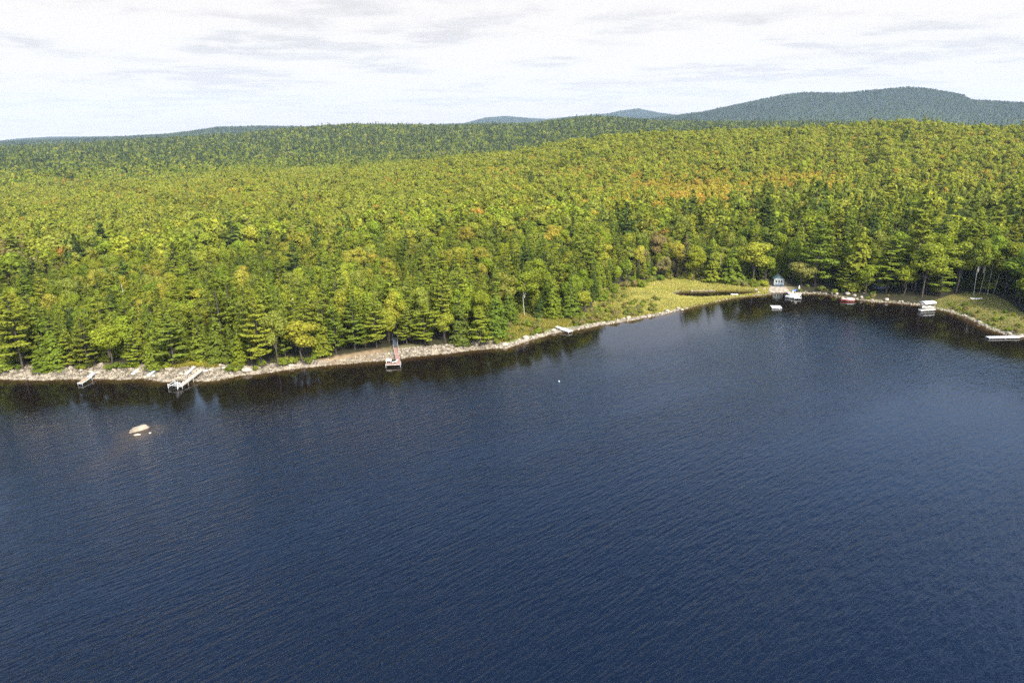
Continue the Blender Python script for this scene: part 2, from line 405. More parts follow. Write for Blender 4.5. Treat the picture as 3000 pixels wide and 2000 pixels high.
# ------------------------------------------------------------------ terrain and water
def build_ground():
    rows = [90, 110, 130, 145] + list(np.arange(150, 345, 0.7))
    r = rows[-1]
    while r < 9500: r *= 1.014; rows.append(r)
    rows = np.array(rows); cols = np.radians(np.linspace(-66, 66, 620))
    RR, AA = np.meshgrid(rows, cols, indexing='ij')
    pts = np.stack((RR * np.sin(AA), RR * np.cos(AA)), -1).reshape(-1, 2)
    sd = shore_sd(pts); wd = wood_sd(pts); z = height(pts, sd)
    V = np.column_stack((pts, z)); nr, nc = RR.shape
    i = np.arange((nr - 1) * (nc - 1)); a = (i // (nc - 1)) * nc + i % (nc - 1)
    F = np.column_stack((a, a + 1, a + nc + 1, a + nc))[:, ::-1]
    me = mesh_np('ground', V, F, ground_mat(), True)
    px, py = projN(V)
    r = RR.ravel()
    def mixw(c, w, col): return c * (1 - w[:, None]) + np.array(col) * w[:, None]
    nz = bumps(pts[:, 0], pts[:, 1], 7) * 0.5 + bumps(pts[:, 1], -pts[:, 0], 3.1) * 0.5
    col = np.tile((0.030, 0.028, 0.014), (len(pts), 1)).astype(float)           # forest floor
    col = mixw(col, sstep((r - 900) / 400), (0.045, 0.062, 0.020))                # far woodland seen as a surface
    col = mixw(col, sstep((r - 3400) / 900) * (px > 1000), (0.022, 0.032, 0.020))
    open_ = sstep((-wd + 1 + nz * 2) / 2.5)
    zone = np.zeros((len(pts), 3))
    zone[:] = (0.15, 0.13, 0.065)                                                  # scrubby bank
    def inpx(x0, x1): return sstep((px - x0) / 12) * sstep((x1 - px) / 12)
    zone = mixw(zone, inpx(530, 640), (0.20, 0.20, 0.045))
    zone = mixw(zone, inpx(930, 1140), (0.21, 0.15, 0.085))
    zone = mixw(zone, inpx(1450, 1850), (0.11, 0.13, 0.035))
    zone = mixw(zone, inpx(1830, 2250), (0.17, 0.16, 0.045))
    zone = mixw(zone, inpx(2245, 2310), (0.24, 0.18, 0.12))
    zone = mixw(zone, inpx(2745, 3300), (0.13, 0.15, 0.04))
    dirt = sstep((bumps(pts[:, 0] + 40, pts[:, 1], 14) - 0.15) / 0.3) * (px > 2780)
    zone = mixw(zone, dirt, (0.22, 0.18, 0.09))
    col = mixw(col, open_, (1, 1, 1)) * 0 + col * (1 - open_[:, None]) + zone * open_[:, None]
    wid = np.interp(px, [0, 640, 700, 900, 960, 1130, 1180, 1460, 1500, 1980, 2050, 2240, 2300, 3000], [9, 9, 5, 4, 1.5, 1.5, 6, 4, 2.2, 2.0, 0.2, 0.4, .8, 1.5])
    st = sstep((wid + nz * 1.2 - sd) / 1.5) * (sd > -30)
    col = mixw(col, st, (0.085, 0.068, 0.042))
    at = me.attributes.new('soil', 'FLOAT_VECTOR', 'POINT'); at.data.foreach_set('vector', col.astype(np.float32).ravel())
    o = link('ground', me); tag(o, kind='structure')
def build_water():
    xs = np.array([-8000, -3000, -800, -400] + list(np.arange(-260, 300, 2.0)) + [340, 600, 1500, 8000])
    ys = np.array([-3000, -1500, -200, 0, 60, 110] + list(np.arange(130, 330, 2.0)) + [340])
    X, Y = np.meshgrid(xs, ys, indexing='ij'); pts = np.stack((X, Y), -1).reshape(-1, 2)
    sd = shore_sd(pts); nr, nc = X.shape
    i = np.arange((nr - 1) * (nc - 1)); a = (i // (nc - 1)) * nc + i % (nc - 1)
    F = np.column_stack((a, a + nc, a + nc + 1, a + 1))
    V = np.column_stack((pts, np.zeros(len(pts))))
    me = mesh_np('lake', V, F, water_mat())
    px, py = projN(V); px = np.where(V[:, 1] < 30, 0, px)
    sh = sstep((sd + 5) / 6) * 0.6
    rk = P(415, 1268, 0); dr = np.hypot(pts[:, 0] - rk.x, pts[:, 1] - rk.y)
    sh = np.maximum(sh, 0.35 * sstep((6.5 - dr) / 5))
    calm = 0.94 * sstep((sd + 46) / 30) * sstep((px - 1550) / 500) + 0.93 * sstep((sd + 36) / 24) * (1 - sstep((px - 1550) / 500))
    tan_ = sstep((sd + 42) / 26)
    for nm, v in (('shallow', sh), ('tannin', tan_), ('calm', np.clip(calm, 0, 0.96))):
        at = me.attributes.new(nm, 'FLOAT', 'POINT'); at.data.foreach_set('value', v.astype(np.float32))
    tag(link('lake', me), kind='structure')
build_ground(); build_water()

# ------------------------------------------------------------------ trees
def quads(Cn, Nn, size, asp=1.0):
    n = len(Cn); Nn = Nn / (np.linalg.norm(Nn, axis=1, keepdims=True) + 1e-9)
    t = rng.normal(size=(n, 3)); u = np.cross(Nn, t); u /= np.linalg.norm(u, axis=1, keepdims=True) + 1e-9
    v = np.cross(Nn, u); s = (np.ones(n) * size)[:, None] * rng.uniform(0.6, 1.25, (n, 1)) * 0.5
    a = np.stack((Cn - u*s - v*s*asp, Cn + u*s*1.1 - v*s*asp*0.5, Cn + u*s*0.7 + v*s*asp, Cn - u*s*0.9 + v*s*asp*0.8), 1)
    return a.reshape(-1, 3), np.arange(4 * n).reshape(-1, 4)
def tubes(lines, k=5):
    m = MB()
    for pts, rad in lines: m.tube(pts, rad, k, False)
    V = np.array([tuple(v) for q in m.V for v in q]); return V, np.array(m.F)
def pine(H=20.0, Rr=4.0, n=3600, size=0.42, seed=0):
    r = np.random.default_rng(seed); zb = H * r.uniform(0.08, 0.2)
    Cs, Ns, lines = [], [], [([(0, 0, 0), (0.1, 0, H * 0.5), (0, 0.1, H * 0.97)], [H * 0.010, H * 0.006, 0.03])]
    z = zb; br = []
    while z < H * 0.97:
        t = (z - zb) / (H - zb); L0 = Rr * (1 - t) ** 0.72 * (0.6 + 0.4 * min(1, t * 5))
        for j in range(r.integers(4, 7)): br.append((z + r.uniform(-.25, .25), r.uniform(0, 6.28), L0 * r.uniform(0.5, 1.2), t))
        z += H * 0.048 * r.uniform(0.7, 1.35)
    tot = sum(b[2] ** 1.3 for b in br)
    for z, a, Lb, t in br:
        k = max(3, int(n * Lb ** 1.3 / tot)); s = r.uniform(0.2, 1.0, k) ** 0.7
        w = r.normal(0, 0.15, k) * Lb * (0.4 + s * 0.6)
        up = (0.05 + 0.35 * t) * s * Lb + 0.10 * Lb * s * s
        x = math.cos(a) * s * Lb - math.sin(a) * w; y = math.sin(a) * s * Lb + math.cos(a) * w
        Cs.append(np.column_stack((x, y, z + up + r.normal(0, 0.11, k))))
        Ns.append(np.column_stack((math.cos(a) * 0.35 + r.normal(0, .42, k), math.sin(a) * 0.35 + r.normal(0, .42, k), np.ones(k))))
        if n > 1500: lines.append(([(0, 0, z), (math.cos(a) * Lb * .85, math.sin(a) * Lb * .85, z + (0.05 + .35 * t) * Lb + .05)], [0.05, 0.015]))
    tip = np.column_stack((r.normal(0, 0.15, 25), r.normal(0, 0.15, 25), H * r.uniform(0.93, 1.0, 25)))
    Cs.append(tip); Ns.append(r.normal(size=(25, 3)))
    return quads(np.concatenate(Cs), np.concatenate(Ns), size, 0.75), tubes(lines, 5)
def conifer(H=15.0, Rr=2.3, n=3000, size=0.36, seed=0, pw=0.8):
    r = np.random.default_rng(seed); nb = int(60 + n * 0.035); Cs, Ns = [], []
    tb = np.sort(1 - np.sqrt(1 - r.uniform(0, .97, nb))); zb = H * 0.04; lean = r.normal(0, .012, 2)
    w = (1 - tb) + .12; w /= w.sum()
    for t, q in zip(tb, w):
        a = r.uniform(0, 6.28); Lb = Rr * ((1 - t) ** pw + .03) * (0.8 + .2 * min(1, t * 8)) * r.uniform(.62, 1.18)
        m = max(4, int(n * q)); f = r.uniform(.15, 1.0, m) ** .6; da = r.normal(0, .20, m) * (1.25 - f * .6)
        x, y = np.cos(a + da) * Lb * f, np.sin(a + da) * Lb * f
        z = zb + t * (H - zb) + .22 * Lb * f - .42 * Lb * f * f + r.normal(0, .16, m)
        Cs.append(np.column_stack((x + lean[0] * z, y + lean[1] * z, z)))
        Ns.append(np.column_stack((np.cos(a + da) * .7 + r.normal(0, .4, m), np.sin(a + da) * .7 + r.normal(0, .4, m), .8 + r.normal(0, .3, m))))
    k = 30; Cs.append(np.column_stack((r.normal(0, .13, k), r.normal(0, .13, k), H * r.uniform(.92, 1.0, k)))); Ns.append(r.normal(size=(k, 3)))
    return quads(np.concatenate(Cs), np.concatenate(Ns), size, 1.0), tubes([([(0, 0, 0), (0, 0, H * .5), (0, 0, H * .97)], [H * .010, H * .006, .02])], 5)
def broad(H=14.0, Rr=3.2, n=3600, size=0.40, seed=0, clear=0.25, white=False, k=None, slim=1.0):
    r = np.random.default_rng(seed); k = k or r.integers(11, 17); cz = H * (clear + (1 - clear) * 0.52); hz = H * (1 - clear) * 0.5
    cl = []
    for i in range(k):
        d = r.normal(size=3); d /= np.linalg.norm(d); d[2] = d[2] * 0.9 + 0.12; f = r.uniform(0.35, 0.72)
        cl.append((d * np.array((Rr, Rr, hz)) * f + (0, 0, cz), Rr * r.uniform(0.36, 0.56)))
    cl.append((np.array((r.normal(0, .3), r.normal(0, .3), cz + hz * 0.62)), Rr * 0.42))
    w = np.array([c[1] ** 2 for c in cl]); w /= w.sum(); Cs, Ns = [], []
    for (c, s), q in zip(cl, w):
        m = max(8, int(n * q)); d = r.normal(size=(m, 3)); d /= np.linalg.norm(d, axis=1, keepdims=True)
        f = r.uniform(0.5, 1.1, (m, 1)) ** 0.6
        Cs.append(c + d * f * s * np.array((1, 1, 0.8))); Ns.append(d + r.normal(0, .4, (m, 3)) + (0, 0, .25))
    lines = [([(0, 0, 0), (r.normal(0, .15), r.normal(0, .15), H * clear), (0, 0, cz + hz * .3)], [H * .013 * slim, H * .010 * slim, .04])]
    if n > 1000:
        for c, s in cl: lines.append(([(0, 0, H * clear + r.uniform(0, .3) * hz), tuple(c * (0.6, .6, 1) - (0, 0, s * .4)), tuple(c)], [.09 * slim, .05 * slim, .02]))
    return quads(np.concatenate(Cs), np.concatenate(Ns), size, 0.9), tubes(lines, 5)

KINDS = {}
def mk(kind, spec, n, size, H, Rr, nvar, **kw):
    fn = {'p': pine, 'c': conifer, 'b': broad}[spec]; L_ = []
    for s in range(nvar):
        (V, F), (V2, F2) = fn(H=H, Rr=Rr, n=n, size=size, seed=100 + s * 7 + len(KINDS) * 31, **kw)
        L_.append((V, F, V2, F2))
    KINDS[kind] = (H, Rr, L_)
mk('white_pine', 'p', 5200, 0.46, 20, 4.0, 5)
mk('conifer_tree', 'c', 4200, 0.38, 16, 2.7, 6)
mk('broadleaf_tree', 'b', 4600, 0.37, 14, 3.3, 7)
mk('birch_tree', 'b', 2600, 0.36, 16, 2.6, 2, clear=0.40, slim=.3)
mk('shrub', 'b', 900, 0.30, 3.0, 1.7, 4, clear=0.02, k=9)
mk('far_pine', 'p', 1000, 0.90, 20, 4.0, 4)
mk('far_conifer', 'c', 850, 0.80, 16, 3.0, 5)
mk('far_broadleaf', 'b', 950, 0.80, 14, 3.6, 6)
mk('dist_conifer', 'c', 110, 1.9, 17, 2.9, 2)
mk('dist_broadleaf', 'b', 130, 2.0, 15, 4.0, 2, k=7)
TREE_MESH = {}
for kd in ('white_pine', 'conifer_tree', 'broadleaf_tree', 'birch_tree', 'shrub'):
    TREE_MESH[kd] = [(mesh_np(kd + '_crown', V, F, M['leaf']), mesh_np(kd + '_trunk', V2, F2, M['birch'] if kd == 'birch_tree' else M['bark'], True)) for V, F, V2, F2 in KINDS[kd][2]]

GREENS = {
 'pine': [(0.140, 0.162, 0.020), (0.120, 0.146, 0.020), (0.158, 0.174, 0.020)],
 'conifer': [(0.110, 0.134, 0.016), (0.092, 0.118, 0.016), (0.130, 0.148, 0.017)],
 'broad': [(0.152, 0.174, 0.017), (0.124, 0.154, 0.016), (0.178, 0.182, 0.022), (0.144, 0.154, 0.026)],
 'dark': [(0.046, 0.066, 0.015), (0.058, 0.080, 0.016), (0.068, 0.086, 0.016)],
 'gold': [(0.245, 0.180, 0.022), (0.27, 0.160, 0.028), (0.225, 0.192, 0.022)],
 'marsh': [(0.145, 0.142, 0.034), (0.120, 0.132, 0.028), (0.150, 0.122, 0.045)],
}
def pick(pal, r=random):
    c = r.choice(GREENS[pal]); j = r.uniform(0.86, 1.14); h = r.uniform(-0.06, 0.06)
    return (c[0] * j * (1 + h), c[1] * j * (1 - h * .4), c[2] * j)
def place_tree(kind, loc, h, wscale, tint, label, group=None, cat='tree', lean=(0, 0)):
    H0, R0, _ = KINDS[kind]; cm, tm = random.choice(TREE_MESH[kind]); s = h / H0
    o = link(kind, None, None, loc); o.empty_display_size = 0.5
    o.scale = (s * wscale, s * wscale, s); o.rotation_euler = (lean[0], lean[1], random.uniform(0, 6.28))
    tag(o, label, cat, group)
    if tm: link('trunk', tm, o)
    c = link('crown' if kind != 'shrub' else 'foliage', cm, o); c['tint'] = list(tint)
    return o

# --- trees one can tell apart in the photograph: (x, y of the foot, y of the top, width in px, kind, palette, label)
FRONT = [
 (12, 1088, 905, 60, 'conifer_tree', 'pine', 'dark green conifer cut by the left edge of the photo, on the bank'),
 (68, 1082, 850, 110, 'white_pine', 'pine', 'tall broad white pine with layered boughs nearest the left end of the shore'),
 (130, 1086, 990, 60, 'conifer_tree', 'conifer', 'short dark conifer between the leftmost big pine and the tan dock'),
 (165, 1084, 940, 62, 'conifer_tree', 'conifer', 'rounded green conifer third from the left end of the shore'),
 (212, 1084, 962, 58, 'white_pine', 'pine', 'small narrow pine behind the foot of the tan dock'),
 (262, 1081, 922, 80, 'white_pine', 'pine', 'medium yellow-green pine standing just right of the tan dock'),
 (328, 1078, 950, 80, 'broadleaf_tree', 'broad', 'bright round-topped leafy tree behind the cream canoe'),
 (404, 1079, 960, 66, 'white_pine', 'pine', 'small pointed pine between the cream canoe and the pale blue kayak'),
 (455, 1080, 930, 60, 'conifer_tree', 'conifer', 'narrow green conifer just behind the pale blue kayak'),
 (512, 1073, 915, 112, 'white_pine', 'pine', 'wide full pine left of the yellow-green clearing above the white dock'),
 (592, 1056, 925, 66, 'conifer_tree', 'conifer', 'slim conifer at the back of the yellow-green clearing'),
 (640, 1062, 900, 70, 'conifer_tree', 'conifer', 'tall conifer on the right side of the yellow-green clearing'),
 (702, 1064, 955, 50, 'conifer_tree', 'broad', 'yellowish young conifer right of the clearing above the white dock'),
 (738, 1062, 835, 66, 'white_pine', 'pine', 'tall pine rising behind the big grey boulder'),
 (768, 1078, 845, 104, 'white_pine', 'pine', 'very tall ragged white pine right of the big grey boulder'),
 (815, 1076, 900, 70, 'broadleaf_tree', 'broad', 'leafy tree at the water edge between two tall pines'),
 (838, 1060, 835, 60, 'white_pine', 'pine', 'tall bluish pine just left of the grey dead spruce'),
 (888, 1062, 930, 100, 'broadleaf_tree', 'broad', 'bright yellow-green bushy tree leaning over stones left of the beach'),
 (945, 1042, 890, 64, 'conifer_tree', 'conifer', 'dark green conifer at the left end of the sandy beach'),
 (985, 1036, 875, 70, 'white_pine', 'pine', 'slender pine above the left part of the sandy beach'),
 (1040, 1024, 868, 96, 'white_pine', 'pine', 'open crowned pine with bare lower trunk above the sandy beach'),
 (1072, 1022, 985, 30, 'broadleaf_tree', 'broad', 'tiny bright sapling at the top edge of the sandy beach'),
 (1104, 1018, 860, 90, 'white_pine', 'pine', 'broad pine just left of the dark stairs'),
 (1140, 1006, 900, 56, 'broadleaf_tree', 'broad', 'small leafy tree right beside the left side of the dark stairs'),
 (1192, 1008, 900, 74, 'white_pine', 'pine', 'low boughed pine immediately right of the dark stairs'),
 (1246, 1008, 884, 100, 'white_pine', 'pine', 'bushy pine second to the right of the dark stairs'),
 (1305, 1006, 915, 58, 'broadleaf_tree', 'broad', 'bright green leafy tree in the gap right of the bushy pine'),
 (1350, 1008, 860, 70, 'conifer_tree', 'dark', 'dark conifer left of the lone conical pine by the water'),
 (1408, 1014, 902, 104, 'white_pine', 'pine', 'conical bright pine touching the water left of the boulders'),
 (1455, 985, 840, 80, 'conifer_tree', 'conifer', 'pale rounded cedar left of the white-trunked tree'),
 (1492, 952, 838, 66, 'conifer_tree', 'conifer', 'green cedar directly left of the white-trunked tree'),
 (1537, 927, 788, 74, 'birch_tree', 'broad', 'pale grey-green birch with bare white trunk above the boulder shore'),
 (1582, 930, 858, 46, 'conifer_tree', 'dark', 'dark conifer just right of the lone white-trunked birch'),
 (1622, 933, 800, 66, 'conifer_tree', 'conifer', 'tall cedar behind the small white dock'),
 (1672, 930, 815, 74, 'conifer_tree', 'conifer', 'broad cedar right of the small white dock'),
 (1712, 918, 850, 60, 'broadleaf_tree', 'broad', 'leafy tree at the left end of the golden marsh'),
 (2030, 826, 715, 60, 'broadleaf_tree', 'broad', 'leafy grey-green tree at the back of the marsh'),
 (2085, 828, 720, 62, 'conifer_tree', 'conifer', 'tall narrow conifer at the back of the marsh'),
 (2140, 830, 700, 74, 'conifer_tree', 'conifer', 'bright sided conifer left of the brown gap by the shed'),
 (2205, 832, 700, 84, 'broadleaf_tree', 'broad', 'full rounded tree just left of the small green shed'),
 (2240, 828, 745, 50, 'broadleaf_tree', 'broad', 'yellow-green tree leaning toward the left wall of the green shed'),
 (2345, 845, 762, 84, 'broadleaf_tree', 'marsh', 'orange-tinged leafy tree just right of the green shed'),
 (2385, 850, 612, 104, 'white_pine', 'pine', 'towering pine behind the boat dock and right of the green shed'),
 (2470, 852, 768, 80, 'white_pine', 'pine', 'small bright layered pine above the red and white boat'),
 (2500, 846, 625, 90, 'conifer_tree', 'conifer', 'towering green conifer above the red and white boat'),
 (2596, 855, 690, 130, 'white_pine', 'pine', 'wide yellow-green pine above the two white boulders'),
 (2645, 868, 770, 70, 'broadleaf_tree', 'broad', 'rounded leafy tree behind the left side of the canopy boat lift'),
 (2700, 872, 705, 96, 'broadleaf_tree', 'pine', 'tall green tree behind the canopy boat lift'),
 (2752, 868, 745, 80, 'white_pine', 'pine', 'feathery pine behind the left end of the lawn'),
 (2800, 858, 700, 90, 'broadleaf_tree', 'pine', 'tall dark leafy tree left of the leaning birches'),
 (2985, 890, 720, 90, 'broadleaf_tree', 'conifer', 'big green tree at the right edge of the photo above the lawn'),
 (2940, 868, 700, 80, 'broadleaf_tree', 'conifer', 'full green tree just right of the leaning birches'),
 (2852, 868, 690, 46, 'birch_tree', 'pine', 'leftmost of four white birches behind the lawn'),
 (2868, 866, 700, 46, 'birch_tree', 'pine', 'second from left of four white birches behind the lawn'),
 (2892, 866, 680, 50, 'birch_tree', 'broad', 'third from left of four white birches behind the lawn'),
 (2910, 860, 690, 46, 'birch_tree', 'broad', 'rightmost of four white birches behind the lawn, most tilted'),
]
front_xy = []
for x, y, yt, w, kd, pal, lab in FRONT:
    b = G(x, y); h = top_height(b, yt); dist = (Vector(b) - Vector((0, 0, CAM_Z))).length
    R0 = KINDS[kd][1] * h / KINDS[kd][0]; ws = (w * dist / 2000 / 2) / R0
    ws = min(max(ws, 0.6), 2.0)
    b.z -= 0.1
    place_tree(kd, b, h, ws, pick(pal), lab, {'white_pine': 'pines along the shore', 'conifer_tree': 'conifers along the shore', 'broadleaf_tree': 'leafy trees along the shore', 'birch_tree': 'white birches by the shore'}[kd],
               lean=(0, R(4) if 'tilted' in lab else 0))
    front_xy.append((b.x, b.y, R0 * ws))

# --- the woods: jittered grid of standing places
def grid_pts(r0, r1, sp, half):
    n = int(r1 / sp) + 2; xs = np.arange(-n, n + 1) * sp; ys = np.arange(0, n + 1) * sp
    X, Y = np.meshgrid(xs, ys); X = X + (np.arange(X.shape[0]) % 2)[:, None] * sp * .5
    p = np.stack((X.ravel(), Y.ravel()), -1) + rng.uniform(-.42, .42, (X.size, 2)) * sp
    A, r = pol(p); return p[(r > r0) & (r < r1) & (np.abs(A) < half)]
def los_cull(p, th, margin):
    """drop trees whose tops lie well below the nearer skyline (never seen)"""
    cols = np.linspace(-0.85, 0.85, 200); rr = np.concatenate((np.arange(300, 1000, 25), np.arange(1000, 8300, 80.)))
    AA, RR = np.meshgrid(cols, rr); q = np.stack((RR * np.sin(AA), RR * np.cos(AA)), -1).reshape(-1, 2)
    tz = height(q, np.full(len(q), 50.)).reshape(AA.shape) + 9
    tan = np.maximum.accumulate((tz - CAM_Z) / RR, 0)
    A, r = pol(p); z = height(p, np.full(len(p), 50.)) + th
    i = np.clip(np.searchsorted(rr, r) - 1, 0, len(rr) - 1); j = np.clip(np.searchsorted(cols, A), 0, 199)
    return (z - CAM_Z) / r > tan[i, j] - margin
near = grid_pts(120, 330, 3.8, R(46)); near = near[wood_sd(near) > 1.2]
mid = grid_pts(330, 980, 4.0, R(43)); mid = mid[los_cull(mid, 15, 0.012)]
dist = grid_pts(980, 3100, 7.6, R(41)); dist = dist[los_cull(dist, 18, 0.004)]
dist2 = grid_pts(3100, 8300, 14.5, R(39)); dist2 = dist2[los_cull(dist2, 25, 0.003)]
print('trees', len(near), len(mid), len(dist), len(dist2))
fx = np.array(front_xy)
keep = np.ones(len(near), bool)
for a_, b_, rr in front_xy: keep &= np.hypot(near[:, 0] - a_, near[:, 1] - b_) > rr * 0.8 + 0.9
near = near[keep]
shed_c = G(2281, 838)
# keep clear of stairs, shed
for (x, y, rr) in ((1158, 1012, 3.0), (2281, 836, 5.5), (2590, 838, 3.5)):
    g_ = G(x, y); near = near[np.hypot(near[:, 0] - g_.x, near[:, 1] - g_.y) > rr]
def shed_gap(p): 
    d = np.array((shed_c.x, shed_c.y)); A, r = pol(p); a0 = math.atan2(d[0], d[1]); return (np.abs(A - a0) < 0.012) & (r < np.hypot(*d) + 2)
near = near[~shed_gap(near)]
def clear_view(p, x0, yb, yt, hw):
    'drop trees that would stand between the camera and a thing spanning pixel rows yt..yb at column x0'
    b = np.column_stack((p, height(p))); bx, by = projN(b); tx, ty = projN(b + (0, 0, 15))
    return p[~((np.abs(tx - x0) < hw) & (by > yb + 1) & (ty < yb - (yb - yt) * .3))]
for x0, yb, yt, hw in ((2281, 838, 810, 16), (2588, 846, 826, 9), (2528, 846, 838, 12), (866, 932, 868, 9), (370, 900, 832, 8), (2677, 790, 708, 9), (2107, 826, 745, 7), (8, 786, 775, 16), (1158, 1019, 1006, 8)): near = clear_view(near, x0, yb, yt, hw)

def nfield(x, y, wl, s): return bumps(x + s * 131.7, y - s * 77.3, wl)
def classify(p, z):
    """species, colour and height of each tree from where it stands"""
    px, py = projN(np.column_stack((p, z + 10))); n = len(p); A, r = pol(p)
    f1 = nfield(p[:, 0], p[:, 1], 60, 1) + nfield(p[:, 1], p[:, 0], 23, 2) * .6
    f2 = nfield(p[:, 0], p[:, 1], 45, 3); u = rng.uniform(size=n)
    far = rng.uniform(size=n) < sstep((r - 720) / 1100 + .22 * f1)
    # broadleaf share grows up the slope; the shore and the far right hold conifers; beyond the near crest it is conifer again
    pb = 0.28 + 0.50 * sstep((r - 240) / 160) + 0.36 * f1
    pb = np.where((px > 1300) & (px < 1760) & (r < 300), pb - .1, pb)
    pb = np.where((px > 2000) & (r < 420), 0.38 + .2 * f1, pb)
    pb = np.where(far, 0.40 + .3 * f1, pb)
    kind = np.where(u < pb, 2, np.where(rng.uniform(size=n) < np.where(r < 330, .26, .10), 0, 1))
    hgt = np.array([18.5, 14.5, 13.5])[kind] * rng.uniform(.66, 1.26, n)
    hgt *= np.where((px > 2230) & (r < 420), 1.24, 1.0)
    emer = (rng.uniform(size=n) < .035) & (kind != 2) & (r < 800); hgt[emer] *= 1.35
    hgt *= (1 + .16 * f2 + .16 * f1)
    hgt *= np.where((px > 1770) & (px < 2010) & (wood_sd(p) < 22), 0.55, 1.0)
    back = sstep((wood_sd(p) - 5) / 22) * (px < 2150) * (r < 900) if r.min() < 330 else 0 * r
    hgt *= 1 - .27 * back
    col = np.zeros((n, 3))
    pals = [GREENS['pine'], GREENS['conifer'], GREENS['broad']]
    for k in range(3):
        i = np.where(kind == k)[0]; c = np.array(pals[k])[rng.integers(0, len(pals[k]), len(i))]; col[i] = c
    dk = (px > 2150) & (r < 620) & (rng.uniform(size=n) < 0.26 + .25 * f2) & (kind != 2) | far & (rng.uniform(size=n) < .5 + .25 * f2)
    col[dk] = np.array(GREENS['dark'])[rng.integers(0, 3, dk.sum())] * np.where(far[dk], .82, 1.0)[:, None]
    cl_ = nfield(p[:, 0], p[:, 1], 52, 9) + .5 * nfield(p[:, 1], p[:, 0], 19, 10)
    dd = (rng.uniform(size=n) < .04 + .55 * sstep((cl_ - .38) / .4)) & (r < 1000) & (r > 235)
    col[dd] = np.array(GREENS['dark'])[rng.integers(0, 3, dd.sum())] * 1.15; kind[dd & (kind == 2)] = 1; hgt[dd] *= 1.12
    # autumn colour: two strong stands on the right slope, scattered single trees elsewhere
    def blob(x0, y0, sx, sy): return np.exp(-((px - x0) / sx) ** 2 - ((py - y0) / sy) ** 2)
    g = 1.7 * blob(2040, 555, 120, 46) + 2.2 * blob(2340, 520, 110, 17) + .9 * blob(2280, 530, 40, 20) + .8 * blob(2200, 590, 50, 20) + .35 * blob(650, 550, 200, 30) + .4 * blob(1990, 530, 40, 12) \
        + .3 * blob(100, 560, 200, 60) + .5 * blob(2930, 500, 60, 12) + .3 * blob(1380, 610, 60, 30) + .22 * blob(1700, 520, 300, 60) + .12 * blob(1200, 500, 600, 70) + .16 * blob(2250, 520, 500, 90) + .25 * blob(600, 560, 260, 25) + 0.05 + .12 * blob(2900, 400, 500, 50)
    g = np.where(r < 340, g * .45, g)
    au = (rng.uniform(size=n) < g * .8) & (r < 1100) & (r > 235)
    col[au] = np.array(GREENS['gold'])[rng.integers(0, 3, au.sum())]; kind[au] = 2
    col[au & (r < 340)] = (0.205, 0.178, 0.026)
    hgt[au] = 13 * rng.uniform(.8, 1.1, au.sum())
    rust = (px > 1850) & (px < 2020) & (r < 330) & (rng.uniform(size=n) < .3) | (px < 180) & (py > 700) & (py < 800) & (rng.uniform(size=n) < .25)
    col[rust] = GREENS['marsh'][2]
    col *= rng.uniform(.88, 1.13, (n, 1)); col[:, 0] *= rng.uniform(.93, 1.09, n)
    col *= (1 + 0.24 * nfield(p[:, 0], p[:, 1], 130, 5) + 0.12 * nfield(p[:, 1], p[:, 0], 37, 8))[:, None]
    up = sstep((r - 280) / 200) * (r < 900)                        # paler, yellower leaves up the slope
    up = up * np.where(dd, .15, 1.0)
    col = col * (1 - up[:, None] * .45) + np.array((0.168, 0.166, 0.024)) * up[:, None] * .50
    return kind, hgt, col, px, py
nz_ = height(near); nk, nh, ncol, npx, npy = classify(near, nz_)
KN = ['white_pine', 'conifer_tree', 'broadleaf_tree']
order = np.argsort(np.hypot(near[:, 0], near[:, 1]) - nh)
cnt = {0: 0, 1: 0, 2: 0}; lim = {0: 270, 1: 270, 2: 270}; rest = []
ZN = [(-1e9, 300, 'woods left of the tan dock'), (300, 640, 'woods behind the canoes'), (640, 950, 'woods behind the big boulder'),
      (950, 1300, 'woods behind the beach'), (1300, 1560, 'woods left of the lone birch'), (1560, 1780, 'woods above the small dock'), (1780, 2180, 'woods behind the marsh'),
      (2180, 2420, 'woods around the shed'), (2420, 2700, 'woods above the red boat'), (2700, 1e9, 'woods behind the lawn')]
def tone(c):
    if c[0] > 0.2: return 'golden'
    if c[0] > c[1] * 1.05: return 'rust-tinged'
    s = c[1]
    return 'dark green' if s < .085 else ('mid green' if s < .13 else 'yellow-green')
KL = ['pine', 'conifer', 'leafy tree']
wsd = wood_sd(near)
chosen = []
for i in order:
    k = int(nk[i])
    if -20 < npx[i] < 3020 and cnt[k] < lim[k]: cnt[k] += 1; chosen.append(i)
    else: rest.append(i)
ORD = ['first', 'second', 'third', 'fourth', 'fifth', 'sixth', 'seventh', 'eighth', 'ninth', 'tenth', 'eleventh', 'twelfth']
cells = {}
for i in chosen:
    zn = next(z[2] for z in ZN if z[0] <= npx[i] < z[1])
    depth = 'at the edge of' if wsd[i] < 8 else ('second row into' if wsd[i] < 16 else ('third row into' if wsd[i] < 25 else ('midway into' if wsd[i] < 34 else ('deep in' if wsd[i] < 50 else 'far back in'))))
    sz = 'tall' if nh[i] > [20, 16.5, 15][nk[i]] else ('short' if nh[i] < [16, 13, 12][nk[i]] else 'mid-height')
    cells.setdefault((f"{sz} {tone(ncol[i])} {KL[nk[i]]}", depth, zn), []).append(i)
for (what, depth, zn), mem in cells.items():
    mem.sort(key=lambda q: npx[q])
    for q, i in enumerate(mem):
        lab = f"{what} {depth} the {zn}"
        place_tree(KN[int(nk[i])], (near[i, 0], near[i, 1], nz_[i] - .15), float(nh[i]), random.uniform(.9, 1.25), ncol[i], lab, f"{what}s {depth} the {zn}")
rest = np.array(rest)

